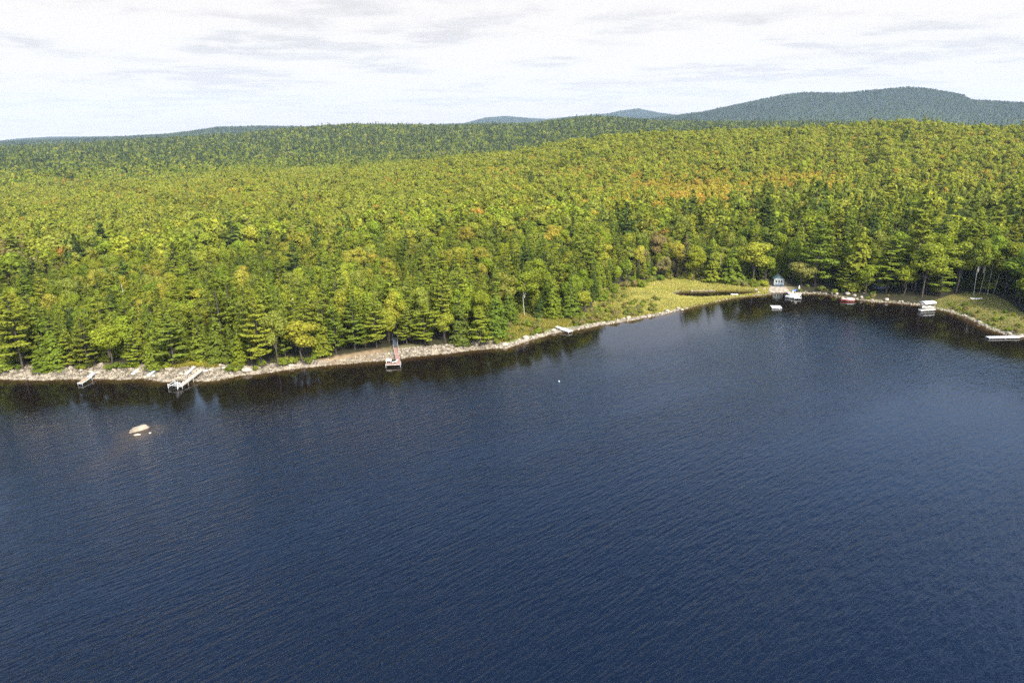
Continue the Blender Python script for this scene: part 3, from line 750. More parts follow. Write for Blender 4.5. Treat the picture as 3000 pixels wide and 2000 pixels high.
# prototypes for the mass of the forest (crown and trunk in one mesh; they live in a collection of their own)
pc = bpy.data.collections.new('tree_kinds'); PROTO = []
def proto(kd, k):
    V, F, V2, F2 = KINDS[kd][2][k]
    me = mesh_np('tree', np.concatenate((V, V2)), np.concatenate((F, F2 + len(V))), [M['leaf'], M['bark']], False, np.concatenate((np.zeros(len(F)), np.ones(len(F2)))))
    o = bpy.data.objects.new('tree_kind_%02d' % len(PROTO), me); pc.objects.link(o); PROTO.append((kd, KINDS[kd][0])); return len(PROTO) - 1
PI = {}
for kd in ('white_pine', 'conifer_tree', 'broadleaf_tree', 'far_pine', 'far_conifer', 'far_broadleaf', 'dist_conifer', 'dist_broadleaf'):
    PI[kd] = [proto(kd, k) for k in range(len(KINDS[kd][2]))]
def scatter(name, sets, label, cat):
    P_, I_, S_, T_, Rz = [], [], [], [], []
    for p, z, kinds, hs, cols, names in sets:
        if not len(p): continue
        P_.append(np.column_stack((p, z - .2)))
        idx = np.array([random.choice(PI[names[k]]) for k in kinds]); I_.append(idx)
        s = hs / np.array([PROTO[q][1] for q in idx]); w = s * rng.uniform(.72, 1.45, len(s)); S_.append(np.column_stack((w, w, s))); T_.append(cols)
    P_, I_, S_, T_ = map(np.concatenate, (P_, I_, S_, T_))
    me = bpy.data.meshes.new(name); me.vertices.add(len(P_)); me.vertices.foreach_set('co', P_.astype(np.float32).ravel())
    def att(n, t, f, v): a = me.attributes.new(n, t, 'POINT'); a.data.foreach_set(f, v)
    att('kind_index', 'INT', 'value', I_.astype(np.int32)); att('size', 'FLOAT_VECTOR', 'vector', S_.astype(np.float32).ravel())
    att('tint', 'FLOAT_VECTOR', 'vector', T_.astype(np.float32).ravel()); att('turn', 'FLOAT', 'value', rng.uniform(0, 6.28, len(P_)).astype(np.float32))
    o = link(name, me); tag(o, label, cat, None, 'stuff')
    ng = bpy.data.node_groups.new(name, 'GeometryNodeTree'); ng.interface.new_socket('Geometry', in_out='INPUT', socket_type='NodeSocketGeometry'); ng.interface.new_socket('Geometry', in_out='OUTPUT', socket_type='NodeSocketGeometry')
    n = ng.nodes.new; l = ng.links.new
    gi = n('NodeGroupInput'); go = n('NodeGroupOutput'); mp = n('GeometryNodeMeshToPoints'); ip = n('GeometryNodeInstanceOnPoints'); ci = n('GeometryNodeCollectionInfo')
    ci.inputs['Collection'].default_value = pc; ci.inputs['Separate Children'].default_value = True; ci.inputs['Reset Children'].default_value = True
    def na(nm, t): a = n('GeometryNodeInputNamedAttribute'); a.data_type = t; a.inputs['Name'].default_value = nm; return a.outputs[0]
    cb = n('ShaderNodeCombineXYZ'); l(na('turn', 'FLOAT'), cb.inputs[2])
    e2 = n('FunctionNodeEulerToRotation'); l(cb.outputs[0], e2.inputs[0])
    l(gi.outputs[0], mp.inputs['Mesh']); l(mp.outputs[0], ip.inputs['Points']); l(ci.outputs[0], ip.inputs['Instance']); ip.inputs['Pick Instance'].default_value = True
    l(na('kind_index', 'INT'), ip.inputs['Instance Index']); l(e2.outputs[0], ip.inputs['Rotation']); l(na('size', 'FLOAT_VECTOR'), ip.inputs['Scale']); l(ip.outputs[0], go.inputs[0])
    md = o.modifiers.new('forest', 'NODES'); md.node_group = ng
    return o
mz = height(mid, np.full(len(mid), 50.)); mk_, mh, mc, _, _ = classify(mid, mz)
dz = height(dist, np.full(len(dist), 50.)); dk_, dh, dc, _, _ = classify(dist, dz)
ez = height(dist2, np.full(len(dist2), 50.)); ek_, eh, ec, epx, _ = classify(dist2, ez)
mh = mh * (1 - .26 * sstep((np.hypot(mid[:, 0], mid[:, 1]) - 330) / 150)); dh = dh * 0.84; eh = eh * .7
scatter('forest', [(near[rest], nz_[rest], nk[rest], nh[rest], ncol[rest], KN),
                   (mid, mz, mk_, mh, mc, ['far_pine', 'far_conifer', 'far_broadleaf'])],
        'mixed green and gold forest covering the slope behind the lake shore', 'forest')
scatter('distant_forest', [(dist, dz, dk_, dh, dc, ['dist_conifer', 'dist_conifer', 'dist_broadleaf']),
                           (dist2, ez, ek_, eh, ec * np.array((.52, .58, .55)) * (1 + .22 * nfield(dist2[:, 0], dist2[:, 1], 900, 4) + .15 * nfield(dist2[:, 1], dist2[:, 0], 330, 6))[:, None], ['dist_broadleaf', 'dist_conifer', 'dist_broadleaf'])],
        'hazy dark green forest on the far ridges and the mountain', 'forest')
#PART2
# ------------------------------------------------------------------ shrubs, standing dead trees
def zone_shrubs(n, x0, x1, yf0, yf1, h0, h1, pals, lab, grp):
    """shrubs between two pixel rows given as functions of x"""
    k = 0
    for _ in range(n * 6):
        if k >= n: break
        x = random.uniform(x0, x1); y = random.uniform(yf0(x), yf1(x)); g = G(x, y)
        if shore_sd(np.array([[g.x, g.y]]))[0] < 1.2: continue
        h = random.uniform(h0, h1)
        place_tree('shrub', (g.x, g.y, g.z - .1), h, random.uniform(.8, 1.4), pick(random.choice(pals)), lab(x, h), grp, 'shrub'); k += 1
def lin(*p): return lambda x: float(np.interp(x, [q[0] for q in p], [q[1] for q in p]))
tl = lin(*TREEL); shl = lin(*SHORE)
def size_word(h, a, b): return 'low' if h < a else ('medium' if h < b else 'tall')
zone_shrubs(34, 1452, 1600, lambda x: tl(x) + 3, lambda x: shl(x) - 10, 1.2, 2.6, ['marsh', 'marsh', 'conifer'], lambda x, h: f"{size_word(h,1.6,2.2)} olive brown shrub on the boulder bank {'left' if x<1537 else 'right'} of the white-trunked birch", 'shrubs on the bank above the boulders')
zone_shrubs(150, 1680, 1930, lambda x: max(tl(x) + 4, shl(x) - (85 if x < 1830 else 48)), lambda x: shl(x) - 8, .8, 2.2, ['marsh', 'marsh', 'broad'], lambda x, h: f"{size_word(h,1.25,1.7)} brownish shrub in the {'leftmost' if x<1740 else ('left' if x<1800 else ('right' if x<1870 else 'rightmost'))} part of the thicket beside the golden marsh", 'shrubs between the small white dock and the marsh')
zone_shrubs(90, 1745, 2240, lambda x: tl(x) - 4, lambda x: tl(x) + (22 if x < 1900 else 9), 1.2, 3.4, ['marsh', 'broad', 'conifer'], lambda x, h: f"{size_word(h,1.9,2.7)} shrub along the back edge of the golden marsh, {'left' if x<1920 else ('middle' if x<2080 else 'right')} part", 'shrubs along the back edge of the marsh')
zone_shrubs(18, 640, 935, lambda x: tl(x) - 2, lambda x: shl(x) - 9, 1.0, 2.4, ['broad', 'conifer'], lambda x, h: f"{size_word(h,1.5,2)} green shrub above the stones {'near the grey boulder' if x<790 else 'left of the sandy beach'}", 'shrubs between the boulder and the beach')
zone_shrubs(12, 540, 610, lambda x: 1056, lambda x: 1072, 0.6, 1.5, ['broad', 'gold'], lambda x, h: f"{size_word(h,.9,1.2)} yellow-green bush in the clearing above the long white dock", 'bushes in the clearing')
zone_shrubs(52, 2770, 2998, lambda x: lin((2770,890),(2800,884),(2880,905),(3000,930))(x), lambda x: shl(x) - 7, 0.6, 1.7, ['marsh', 'broad', 'conifer'], lambda x, h: f"{size_word(h,.95,1.3)} dull green bush {'right of the canopy lift' if x<2860 else 'on the slope above the long floating dock'}", 'bushes below the lawn')
zone_shrubs(22, 2340, 2740, lambda x: tl(x) - 2, lambda x: shl(x) - 5, 0.9, 2.4, ['conifer', 'marsh'], lambda x, h: f"{size_word(h,1.3,1.9)} shrub on the dark bank {'behind the red and white boat' if x<2560 else 'left of the canopy boat lift'}", 'shrubs on the dark bank')
zone_shrubs(22, 20, 500, lambda x: tl(x) - 3, lambda x: tl(x) + 5, 0.8, 2.2, ['conifer', 'broad'], lambda x, h: f"{size_word(h,1.2,1.7)} green bush at the foot of the trees {'left of the tan dock' if x<240 else 'behind the canoes'}", 'bushes at the foot of the left trees')

def snag(x, y, yt, lab, R_=1.4, H0=None):
    b = G(x, y); h = top_height(b, yt); r = random.Random(int(x)); o = empty('dead_tree', b, 0, lab, 'dead tree')
    MB().tube([(0, 0, -.2), (.05, 0, h * .5), (0, .05, h)], [.16, .11, .03], 7).build('trunk', M['dead'], o)
    for i in range(46):
        t = r.uniform(.25, .97); a = r.uniform(0, 6.28); l = R_ * (1.05 - t) * r.uniform(.5, 1.3); z = h * t
        m = MB().tube([(0, 0, z), (math.cos(a) * l * .6, math.sin(a) * l * .6, z + .05 * l), (math.cos(a) * l, math.sin(a) * l, z - .15 * l)], [.05, .035, .015], 4)
        for q in range(3):
            s = r.uniform(.4, .95); e = a + r.uniform(-.9, .9)
            m.tube([(math.cos(a) * l * s, math.sin(a) * l * s, z - .02), (math.cos(a) * l * s + math.cos(e) * l * .3, math.sin(a) * l * s + math.sin(e) * l * .3, z - .1)], [.03, .01], 4)
        m.build('branch', M['dead'], o)
snag(866, 958, 866, 'grey dead spruce with bare twigs standing left of the sandy beach woods', 2.2)
snag(372, 925, 832, 'thin grey leafless trunk poking out of the left woods', 1.0)
snag(2677, 830, 708, 'silvery dead spruce above the canopy boat lift', 1.9)
snag(2107, 826, 745, 'slim bare pale trunk at the back of the marsh', .5)

# ------------------------------------------------------------------ rocks and stones
def boulder_mesh(seed):
    r = np.random.default_rng(seed); import bmesh
    bm = bmesh.new(); bmesh.ops.create_icosphere(bm, subdivisions=3, radius=1)
    dirs = r.normal(size=(9, 3)); dirs /= np.linalg.norm(dirs, axis=1, keepdims=True); off = r.uniform(.62, .95, 9)
    s = np.array((1.0, r.uniform(.65, .95), r.uniform(.55, .8)))
    for v in bm.verts:
        p = np.array(v.co)
        for d, q in zip(dirs, off):
            k = p @ d
            if k > q: p = p - d * (k - q) * .9
        p = p + .035 * np.sin(p[[1, 2, 0]] * 9 + seed)
        v.co = Vector(p * s)
    me = bpy.data.meshes.new('boulder'); bm.to_mesh(me); bm.free(); me.materials.append(M['rock'])
    for p in me.polygons: p.use_smooth = True
    return me
BM = [boulder_mesh(i) for i in range(8)]
def boulder(loc, size, lab, grp='boulders along the waterline', sx=1.0, rz=None, name='boulder'):
    o = link(name, random.choice(BM), None, (loc[0], loc[1], loc[2] + size * .16)); s = size / 2
    o.scale = (s * sx, s, s * random.uniform(.85, 1.15)); o.rotation_euler = (random.uniform(-.15, .15), random.uniform(-.15, .15), random.uniform(0, 6.28) if rz is None else rz)
    return tag(o, lab, 'rock', grp)
BIG = [(725,1088,2.9,'big square grey boulder at the water, right of the long white dock'),(853,1073,1.7,'round tan boulder among shrubs between the big grey boulder and the beach'),
 (801,1085,1.0,'small white stone at the water right of the big grey boulder'),(1480,1012,2.0,'large pale boulder, leftmost of the big ones right of the conical pine'),
 (1499,1007,1.5,'pale boulder second from the left in the row left of the small white dock'),(1521,1000,1.6,'upright pale boulder third in the row left of the small white dock'),
 (1540,994,2.4,'largest rounded boulder in the row left of the small white dock'),(1560,991,1.7,'boulder just right of the largest one left of the small white dock'),
 (1578,985,1.3,'mid-sized boulder between the largest boulder and the small white dock'),(1621,970,1.9,'boulder tucked against the left side of the small white dock'),
 (1719,953,1.3,'white round boulder right of the small white dock'),(1752,948,1.1,'pale stone halfway between the small white dock and the twin boulders'),
 (1827,935,1.3,'left of the twin white boulders below the marsh thicket'),(1840,933,2.0,'right and larger of the twin white boulders below the marsh thicket'),
 (1878,930,1.1,'small white boulder right of the twin boulders'),(1901,926,1.7,'rounded boulder midway along the marsh shore'),
 (1955,914,1.9,'big boulder near the right end of the marsh shore'),(1987,905,1.6,'slanted boulder where the marsh shore meets the spit'),(1997,909,1.4,'low boulder last before the grassy spit'),
 (2026,853,1.2,'single white boulder at the left end of the pond'),(2223,830,1.4,'pinkish white boulder in the grass left of the shed'),(2215,852,1.6,'long pale boulder left of the shed landing'),
 (2238,849,1.9,'grey boulder left of the shed landing'),(2255,856,1.8,'orange-tinted boulder at the water below the shed'),(2222,857,1.2,'flat stone on the spit below the long pale boulder'),
 (2438,860,1.6,'pink boulder left of the red and white boat'),(2451,862,1.5,'grey boulder between the pink boulder and the red and white boat'),(2483,864,2.6,'large grey-green boulder behind the red and white boat'),
 (2503,868,1.8,'greenish boulder right behind the red and white boat'),(2524,873,1.8,'tan boulder right of the red and white boat'),(2530,862,1.2,'rusty brown boulder up the bank right of the red and white boat'),
 (2597,880,2.0,'left of the two bright white boulders'),(2622,877,2.6,'right and larger of the two bright white boulders'),(2868,946,1.8,'grey rock on the bare shore left of the long floating dock'),(2955,979,1.8,'pale rock at the shore end of the long floating dock'),
 (2790,913,1.3,'bluish rock right of the canopy boat lift'),(522,1088,1.5,'white boulder in the weeds left of the long white dock'),(680,1100,1.1,'pale stone just left of the big grey boulder'),(690,1086,1.0,'pale grey stone up the bank left of the big grey boulder')]
for x, y, s, lab in BIG: boulder(G(x, y), s, lab)
def lake_rock_mesh():
    import bmesh
    from mathutils import noise as mn
    r = np.random.default_rng(5); bm = bmesh.new(); bmesh.ops.create_icosphere(bm, subdivisions=5, radius=1)
    dirs = r.normal(size=(16, 3)); dirs[:, 2] = np.abs(dirs[:, 2]) * .7; dirs /= np.linalg.norm(dirs, axis=1, keepdims=True); off = r.uniform(.45, .9, 16)
    for v in bm.verts:
        p = np.array(v.co)
        for d, q in zip(dirs, off):
            k = p @ d
            if k > q: p = p - d * (k - q)
        n_ = mn.fractal(Vector(p) * 2.2, .8, 2.2, 5); p = p * (1 + .10 * n_); p[2] *= .62 + .16 * p[0]; v.co = Vector(p)
    me = bpy.data.meshes.new('lake_rock'); bm.to_mesh(me); bm.free(); me.materials.append(simple('lake_rock', (0.20, 0.165, 0.12), 0.9, 0.5, 1.1, bump=0.8)); return me
rkp = P(404, 1268, 0)
ra_ = P(374, 1270, 0); rb_ = P(431, 1250, 0); rd_ = rb_ - ra_; ro_ = boulder((ra_ + rd_ / 2 - Vector((0, 0, .35))), 3, 'large tan rock breaking the surface of the open lake', None, 1.0, math.atan2(rd_.y, rd_.x), 'lake_rock'); ro_.scale = (rd_.length * .66, 1.35, 2.1); ro_.data = lake_rock_mesh(); ro_.location.z = -.12
q_ = P(440, 1268, 0); boulder((q_.x, q_.y, -.1), .7, 'tiny rock tip beside the large lake rock', None, 1, None, 'lake_rock')
q_ = P(402, 1274, 0); boulder((q_.x, q_.y, -.2), 1.1, 'low rock fragment in front of the large lake rock', None, 1.4, R(20), 'lake_rock')
SEG = [(0, 230, 40, .5, 1.6, 8, 'left of the tan dock'), (240, 500, 44, .5, 1.6, 8, 'between the tan dock and the long white dock'), (530, 690, 26, .5, 1.4, 7, 'beside the long white dock'),
 (700, 935, 34, .4, 1.2, 3.5, 'between the grey boulder and the beach'), (940, 1150, 12, .4, .9, 5, 'on the sandy beach'), (1172, 1380, 40, .5, 1.3, 5, 'right of the red L-shaped dock'), (1420, 1620, 40, .5, 1.3, 3, 'in the row left of the small white dock'),
 (1680, 1990, 56, .4, 1.1, 2.4, 'along the marsh shore'), (2330, 2440, 14, .5, 1.1, 2, 'right of the boat dock'), (2440, 2730, 20, .4, 1.0, 2, 'right of the red and white boat'), (2760, 2990, 28, .4, 1.1, 3, 'below the lawn')]
SHW = np.array([(v.x, v.y) for v in sw])
def shore_pt(x, d):
    b = P(x, shl(x), 0); dirv = Vector((b.x, b.y, 0)).normalized(); return b + dirv * d
for x0, x1, n, s0, s1, wd_, lab in SEG:
    for _ in range(int(n * .58)):
        x = random.uniform(x0, x1); s = random.uniform(s0, 1) ** 1 * 0 + s0 + (s1 - s0) * random.random() ** 2.2
        d = random.uniform(.1, 1) ** 1.3 * wd_; p = shore_pt(x, d)
        if shore_sd(np.array([[p.x, p.y]]))[0] < 0: continue
        sz = 'small' if s < s0 + (s1 - s0) * .12 else ('mid-sized' if s < s0 + (s1 - s0) * .5 else 'larger')
        ps = 'at the water' if d < wd_ * .3 else 'up the bank'
        boulder((p.x, p.y, H(p.x, p.y)), s, f"{sz} pale stone {ps} {lab}", f"stones {ps} {lab}")
for i in range(16):
    x = 2030 + i * 4.3 + random.uniform(-1, 1); y = np.interp(x, [2030, 2100], [853, 851.5]); boulder(G(x, y), random.uniform(.5, .95), 'small grey stone in the row along the far edge of the pond', 'stones in the row behind the pond')
def small_stones():
    base = np.array([(1,0,0),(-1,0,0),(0,1,0),(0,-1,0),(0,0,1),(0,0,-1)], float); bf = np.array([(0,2,4),(2,1,4),(1,3,4),(3,0,4),(2,0,5),(1,2,5),(3,1,5),(0,3,5)])
    bx = rng.uniform(0, 3000, 26000); xs = []
    wid = np.interp(bx, [0, 640, 700, 900, 960, 1130, 1180, 1460, 1500, 1980, 2050, 2240, 2300, 3000], [8.5, 8, 4.5, 3.5, 3, 5, 5.5, 4.5, 3, 2.6, .7, .7, 2, 2.4])
    pr = np.interp(bx, [0, 640, 930, 960, 1130, 1170, 1460, 2000, 2050, 2240, 3000], [1, 1, .8, .15, .5, .9, .7, .35, .05, .1, .3])
    ok = rng.uniform(size=len(bx)) < pr; bx = bx[ok]; wid = wid[ok]
    P0 = np.array([tuple(shore_pt(x, w * rng.uniform(-.03, 1)))[:2] for x, w in zip(bx, wid)])
    sd = shore_sd(P0); P0 = P0[(sd > -.4)]; z = np.maximum(height(P0), -.1); s = rng.uniform(.10, .34, len(P0)) * np.where(rng.uniform(size=len(P0)) < .1, 1.7, 1)
    V = base[None] * s[:, None, None] * rng.uniform(.7, 1.3, (len(P0), 6, 1)) * (1, 1, .75) + np.column_stack((P0, z))[:, None]
    F = bf[None] + (np.arange(len(P0)) * 6)[:, None, None]
    tag(link('shore_stones', mesh_np('shore_stones', V.reshape(-1, 3), F.reshape(-1, 3), M['stone'])), 'pale cobbles and rubble covering the lake bank', 'stones', None, 'stuff')
small_stones()

# ------------------------------------------------------------------ grasses
def grass(name, n, test, cols, h0, h1, label, x0, x1, y0, y1):
    m, t, o = new_mat(name); d = t.nodes.new('ShaderNodeBsdfDiffuse'); tr = t.nodes.new('ShaderNodeBsdfTranslucent'); mx = t.nodes.new('ShaderNodeMixShader'); mx.inputs[0].default_value = .35
    g = t.nodes.new('ShaderNodeNewGeometry'); ra = t.nodes.new('ShaderNodeValToRGB')
    e = ra.color_ramp.elements
    for i, c in enumerate(cols):
        el_ = e[i] if i < 2 else e.new(.5); 
        el_.position = i / (len(cols) - 1); el_.color = (*c, 1)
    nz = t.nodes.new('ShaderNodeTexNoise'); nz.inputs['Scale'].default_value = .12; nz.inputs['Detail'].default_value = 4; t.links.new(g.outputs['Position'], nz.inputs['Vector'])
    ad = t.nodes.new('ShaderNodeMath'); ad.operation = 'MULTIPLY_ADD'; t.links.new(g.outputs['Random Per Island'], ad.inputs[0]); ad.inputs[1].default_value = .5; 
    mr = t.nodes.new('ShaderNodeMapRange'); mr.inputs['From Min'].default_value = .3; mr.inputs['From Max'].default_value = .7; mr.inputs['To Min'].default_value = -.1; mr.inputs['To Max'].default_value = .6
    t.links.new(nz.outputs['Fac'], mr.inputs['Value']); t.links.new(mr.outputs[0], ad.inputs[2]); t.links.new(ad.outputs[0], ra.inputs['Fac'])
    for s in (d, tr): t.links.new(ra.outputs[0], s.inputs['Color'])
    t.links.new(d.outputs[0], mx.inputs[1]); t.links.new(tr.outputs[0], mx.inputs[2]); t.links.new(mx.outputs[0], o.inputs['Surface'])
    a, b, c, e_ = P(x0, y1), P(x1, y1), P(x1, y0), P(x0, y0)
    lo = np.min([(v.x, v.y) for v in (a, b, c, e_)], 0); hi = np.max([(v.x, v.y) for v in (a, b, c, e_)], 0)
    p = rng.uniform(lo, hi, (n * 6, 2)); sd = shore_sd(p); wd = wood_sd(p); px, py = projN(np.column_stack((p, np.full(len(p), .6))))
    k = test(px, py, sd, wd) & (px > x0) & (px < x1); p = p[k][:n]; z = height(p) - .05
    nb = 4; m_ = len(p) * nb; q = np.repeat(p, nb, 0) + rng.normal(0, .16, (m_, 2)); zz_ = np.repeat(z, nb)
    a = rng.uniform(0, 6.28, m_); w = rng.uniform(.05, .13, m_); h = rng.uniform(h0, h1, m_); ln = rng.normal(0, .6, (m_, 2)) * h[:, None]
    dx, dy = np.cos(a) * w, np.sin(a) * w
    V = np.stack((np.column_stack((q[:, 0] - dx, q[:, 1] - dy, zz_)), np.column_stack((q[:, 0] + dx, q[:, 1] + dy, zz_)),
                  np.column_stack((q[:, 0] + dx * .5 + ln[:, 0], q[:, 1] + dy * .5 + ln[:, 1], zz_ + h)), np.column_stack((q[:, 0] - dx * .5 + ln[:, 0], q[:, 1] - dy * .5 + ln[:, 1], zz_ + h))), 1)
    tag(link(name, mesh_np(name, V.reshape(-1, 3), np.arange(4 * m_).reshape(-1, 4), m)), label, 'grass', None, 'stuff')
grass('marsh_grass', 48000, lambda px, py, sd, wd: (sd > .35) & (wd < 2) & ((sd > 2.4) | (px > 2000)), [(.14, .17, .035), (.48, .41, .11), (.27, .29, .05)], (.22), .75, 'golden marsh grass behind the boulder shore and along the spit', 1740, 2250, 815, 935)
grass('lawn_grass', 22000, lambda px, py, sd, wd: (sd > 2.2) & (wd < 1), [(.11, .17, .025), (.34, .28, .10), (.20, .25, .045)], .12, .4, 'dry green and tan grass on the open lawn at the right', 2745, 3060, 855, 990)
grass('bank_weeds', 16000, lambda px, py, sd, wd: (sd > 3.0) & (wd < 1), [(.14, .16, .03), (.30, .25, .05), (.22, .22, .04)], .25, .8, 'yellow-green weeds on the bank from the birch past the small white dock', 1450, 1850, 840, 1015)
grass('clearing_weeds', 5000, lambda px, py, sd, wd: (sd > 6.0) & (wd < 1), [(.18, .20, .03), (.34, .28, .05), (.26, .26, .04)], .25, .8, 'yellow-green weeds in the clearing above the long white dock', 505, 640, 1050, 1095)

# ------------------------------------------------------------------ docks, boats and buildings
def wbox(mb, p0, p1, w, z0, z1):
    """box along p0->p1 (3D points), width w, from z0 to z1 relative to the line"""
    p0, p1 = Vector(p0), Vector(p1); d = (p1 - p0); h = Vector((d.x, d.y, 0)).normalized(); s = Vector((-h.y, h.x, 0)) * w / 2
    u = Vector((0, 0, 1)); V = [p0 - s + u*z0, p1 - s + u*z0, p1 + s + u*z0, p0 + s + u*z0, p0 - s + u*z1, p1 - s + u*z1, p1 + s + u*z1, p0 + s + u*z1]
    return mb.add(V, [(0,3,2,1),(4,5,6,7),(0,1,5,4),(1,2,6,5),(2,3,7,6),(3,0,4,7)])
def boards(mb, p0, p1, w, step=.30, th=.05, gap=.025):
    p0, p1 = Vector(p0), Vector(p1); Ld = (p1 - p0).length; n = max(1, int(Ld / step)); d = (p1 - p0) / n
    for i in range(n):
        a = p0 + d * (i + gap / step / 2); b = p0 + d * (i + 1 - gap / step / 2); wbox(mb, a, b, w, 0, th)
    return mb
def deck_part(root, o, p0, p1, w, mat, name='deck', frame=None, label=None, trim=None):
    p0, p1 = p0 - o, p1 - o
    boards(MB(), p0, p1, w).build(name, mat, root, label=label)
    f = MB(); d = (p1 - p0); h = Vector((d.x, d.y, 0)).normalized(); s = Vector((-h.y, h.x, 0))
    for k in (-1, 1): wbox(f, p0 + s * k * (w / 2 + .03), p1 + s * k * (w / 2 + .03), .05, -.16, .07)
    wbox(f, p1 + h * .004, p1 + h * .06, w + .11, -.16, .07)
    f.build('frame', trim or mat, root)
def posts(root, o, pts, mat, top=.0, r=.04, bot=-2.2):
    for p in pts:
        q = Vector(p) - o; MB().tube([(q.x, q.y, bot - o.z), (q.x, q.y, q.z + top)], r, 6).build('post', mat, root)
def side(p0, p1, w):
    d = p1 - p0; h = Vector((d.x, d.y, 0)).normalized(); return Vector((-h.y, h.x, 0)) * w / 2
# tan dock
o = G(287, 1083); a = P(287, 1082, o.z + .25); b = P(262, 1103, .95); c = P(234, 1122, .6)
r_ = empty('boat_dock', o, 0, 'short tan board dock with a pale gangway, leftmost of the docks', 'dock', 'docks on the lake shore')
deck_part(r_, o, a, b + Vector((0, 0, .03)), 1.0, M['metal'], 'gangway', label='pale grey gangway on the stones'); deck_part(r_, o, b - Vector((0, 0, .08)), c, 1.05, M['tan_deck'], trim=M['white'])
s = side(b, c, 1.2); posts(r_, o, [b + s, b - s, c + s, c - s], M['metal'], .25)
# long white dock
g = G(591, 1083); o = g.copy(); a = P(592, 1081, g.z + .35); b = P(527, 1131, .65); m1 = a.lerp(b, .52)
r_ = empty('boat_dock', o, 0, 'long pale dock slanting down to the lake beside a boat lift', 'dock', 'docks on the lake shore')
deck_part(r_, o, a, m1, 1.1, M['deck'], 'gangway', trim=M['deck']); deck_part(r_, o, m1 - Vector((0, 0, .04)), b, 1.0, M['deck'], trim=M['deck'])
u0, u1 = G(596, 1088, .35), G(632, 1086, .35); deck_part(r_, o, u0, u1, .9, M['deck'], 'landing', trim=M['white'])
s = side(a, b, 1.22); posts(r_, o, [m1 + s, m1 - s, b + s, b - s, a.lerp(b, .75) + s, a.lerp(b, .75) - s], M['white'], .35)
# boat lift
c0, c1, c2, c3 = P(492, 1127, .9), P(511, 1116, .9), P(519, 1130, .9), P(536, 1120, .9); o = P(514, 1130, 0)
r_ = empty('boat_lift', o, 0, 'white rail boat lift frame left of the long pale dock', 'boat lift')
for p, q in ((c0, c1), (c2, c3), (c0 - Vector((0, 0, .6)), c1 - Vector((0, 0, .6))), (c2 - Vector((0, 0, .6)), c3 - Vector((0, 0, .6)))): MB().tube([p - o, q - o], .07, 6).build('rail', M['white'], r_)
MB().tube([c0 - o, c2 - o], .06, 6).build('crossbar', M['white'], r_)
posts(r_, o, [c0, c1, c2, c3], M['white'], .3, .07)
def chair(loc, rz, lab, mat, s=1.0, grp=None):
    r = empty('deck_chair', loc, rz, lab, 'chair', grp); r.scale = (s, s, s)
    MB().box(-.3, .3, -.3, .3, .36, .42).build('seat', mat, r)
    m = MB()
    for i in range(5): m.add([(-.28 + i*.115, .26, .40), (-.19 + i*.115, .26, .40), (-.19 + i*.115, .48, 1.15), (-.28 + i*.115, .48, 1.15), (-.28 + i*.115, .29, .40), (-.19 + i*.115, .29, .40), (-.19 + i*.115, .51, 1.15), (-.28 + i*.115, .51, 1.15)], [(0,1,2,3),(4,7,6,5),(0,4,5,1),(1,5,6,2),(2,6,7,3),(3,7,4,0)])
    m.build('backrest', mat, r)
    for k in (-1, 1): MB().box(min(k*.30, k*.42), max(k*.30, k*.42), -.34, .36, .60, .64).build('armrest', mat, r)
    for x in (-.33, .33):
        for y in (-.28, .28): MB().box(x - .035, x + .035, y - .035, y + .035, 0, .595 if y < 0 else .355).build('leg', mat, r)
    return r
chair(P(521, 1129, .7) , R(150), 'white chair with a tall back at the lake end of the long pale dock', M['white'], 1.35)
o = G(556, 1087, .08); p0, p1 = G(543, 1099, .22), G(570, 1075, .22)
r_ = empty('gangplank', o, 0, 'narrow white gangplank lying in the weeds left of the long pale dock', 'gangplank')
boards(MB(), p0 - o, p1 - o, .55).build('boards', M['white'], r_); f = MB(); s = side(p0, p1, .6)
for k in (-1, 1): wbox(f, p0 - o + s * k, p1 - o + s * k, .06, -.18, .04)
f.build('frame', M['white'], r_)
# red L-shaped dock with stairs
o = P(1168, 1064, 0); a = G(1159, 1022, .45); b = P(1167, 1061, .75); r_ = empty('boat_dock', o, 0, 'red-brown L-shaped dock with white edges at the sandy beach', 'dock', 'docks on the lake shore')
mm_ = a.lerp(b, .45)
deck_part(r_, o, a, mm_, 1.0, M['red_deck'], 'gangway', trim=M['deck']); deck_part(r_, o, mm_ - Vector((0, 0, .05)), b, 1.05, M['red_deck'], trim=M['deck'])
e0, e1 = P(1173.5, 1064.5, .75), P(1131, 1066, .75); sft = Vector((0, .55, 0)); deck_part(r_, o, e0, e1, 1.3, M['red_deck'], 'platform', trim=M['deck'])
s = side(a, b, 1.3)
for k in (-1, 1):
    m = MB(); p, q = a - o + s * k, mm_ - o + s * k
    m.tube([p + Vector((0, 0, .95)), q + Vector((0, 0, .95))], .05, 6); m.tube([p + Vector((0, 0, .5)), q + Vector((0, 0, .5))], .035, 6)
    for t in (0, .33, .66, 1): z_ = p.lerp(q, t); m.tube([z_, z_ + Vector((0, 0, .97))], .04, 6)
    m.build('handrail', M['deck'], r_)
s2 = side(e0, e1, 1.55); posts(r_, o, [e0 + s2, e0 - s2, e1 + s2, e1 - s2, e0.lerp(e1, .5) - s2, b + s, b - s], M['white'], .3)
g0 = G(1159, 1019); g1 = G(1158, 1004); o = g0.copy(); r_ = empty('staircase', o, 0, 'dark wooden stairs climbing from the red dock into the trees', 'stairs')
top = g1 - g0 + Vector((0, 0, 1.6)); n = 9; t_ = Vector((top.x, top.y, 0)); hd = t_.normalized(); sd_ = Vector((-hd.y, hd.x, 0)); bot = Vector((0, 0, .45))
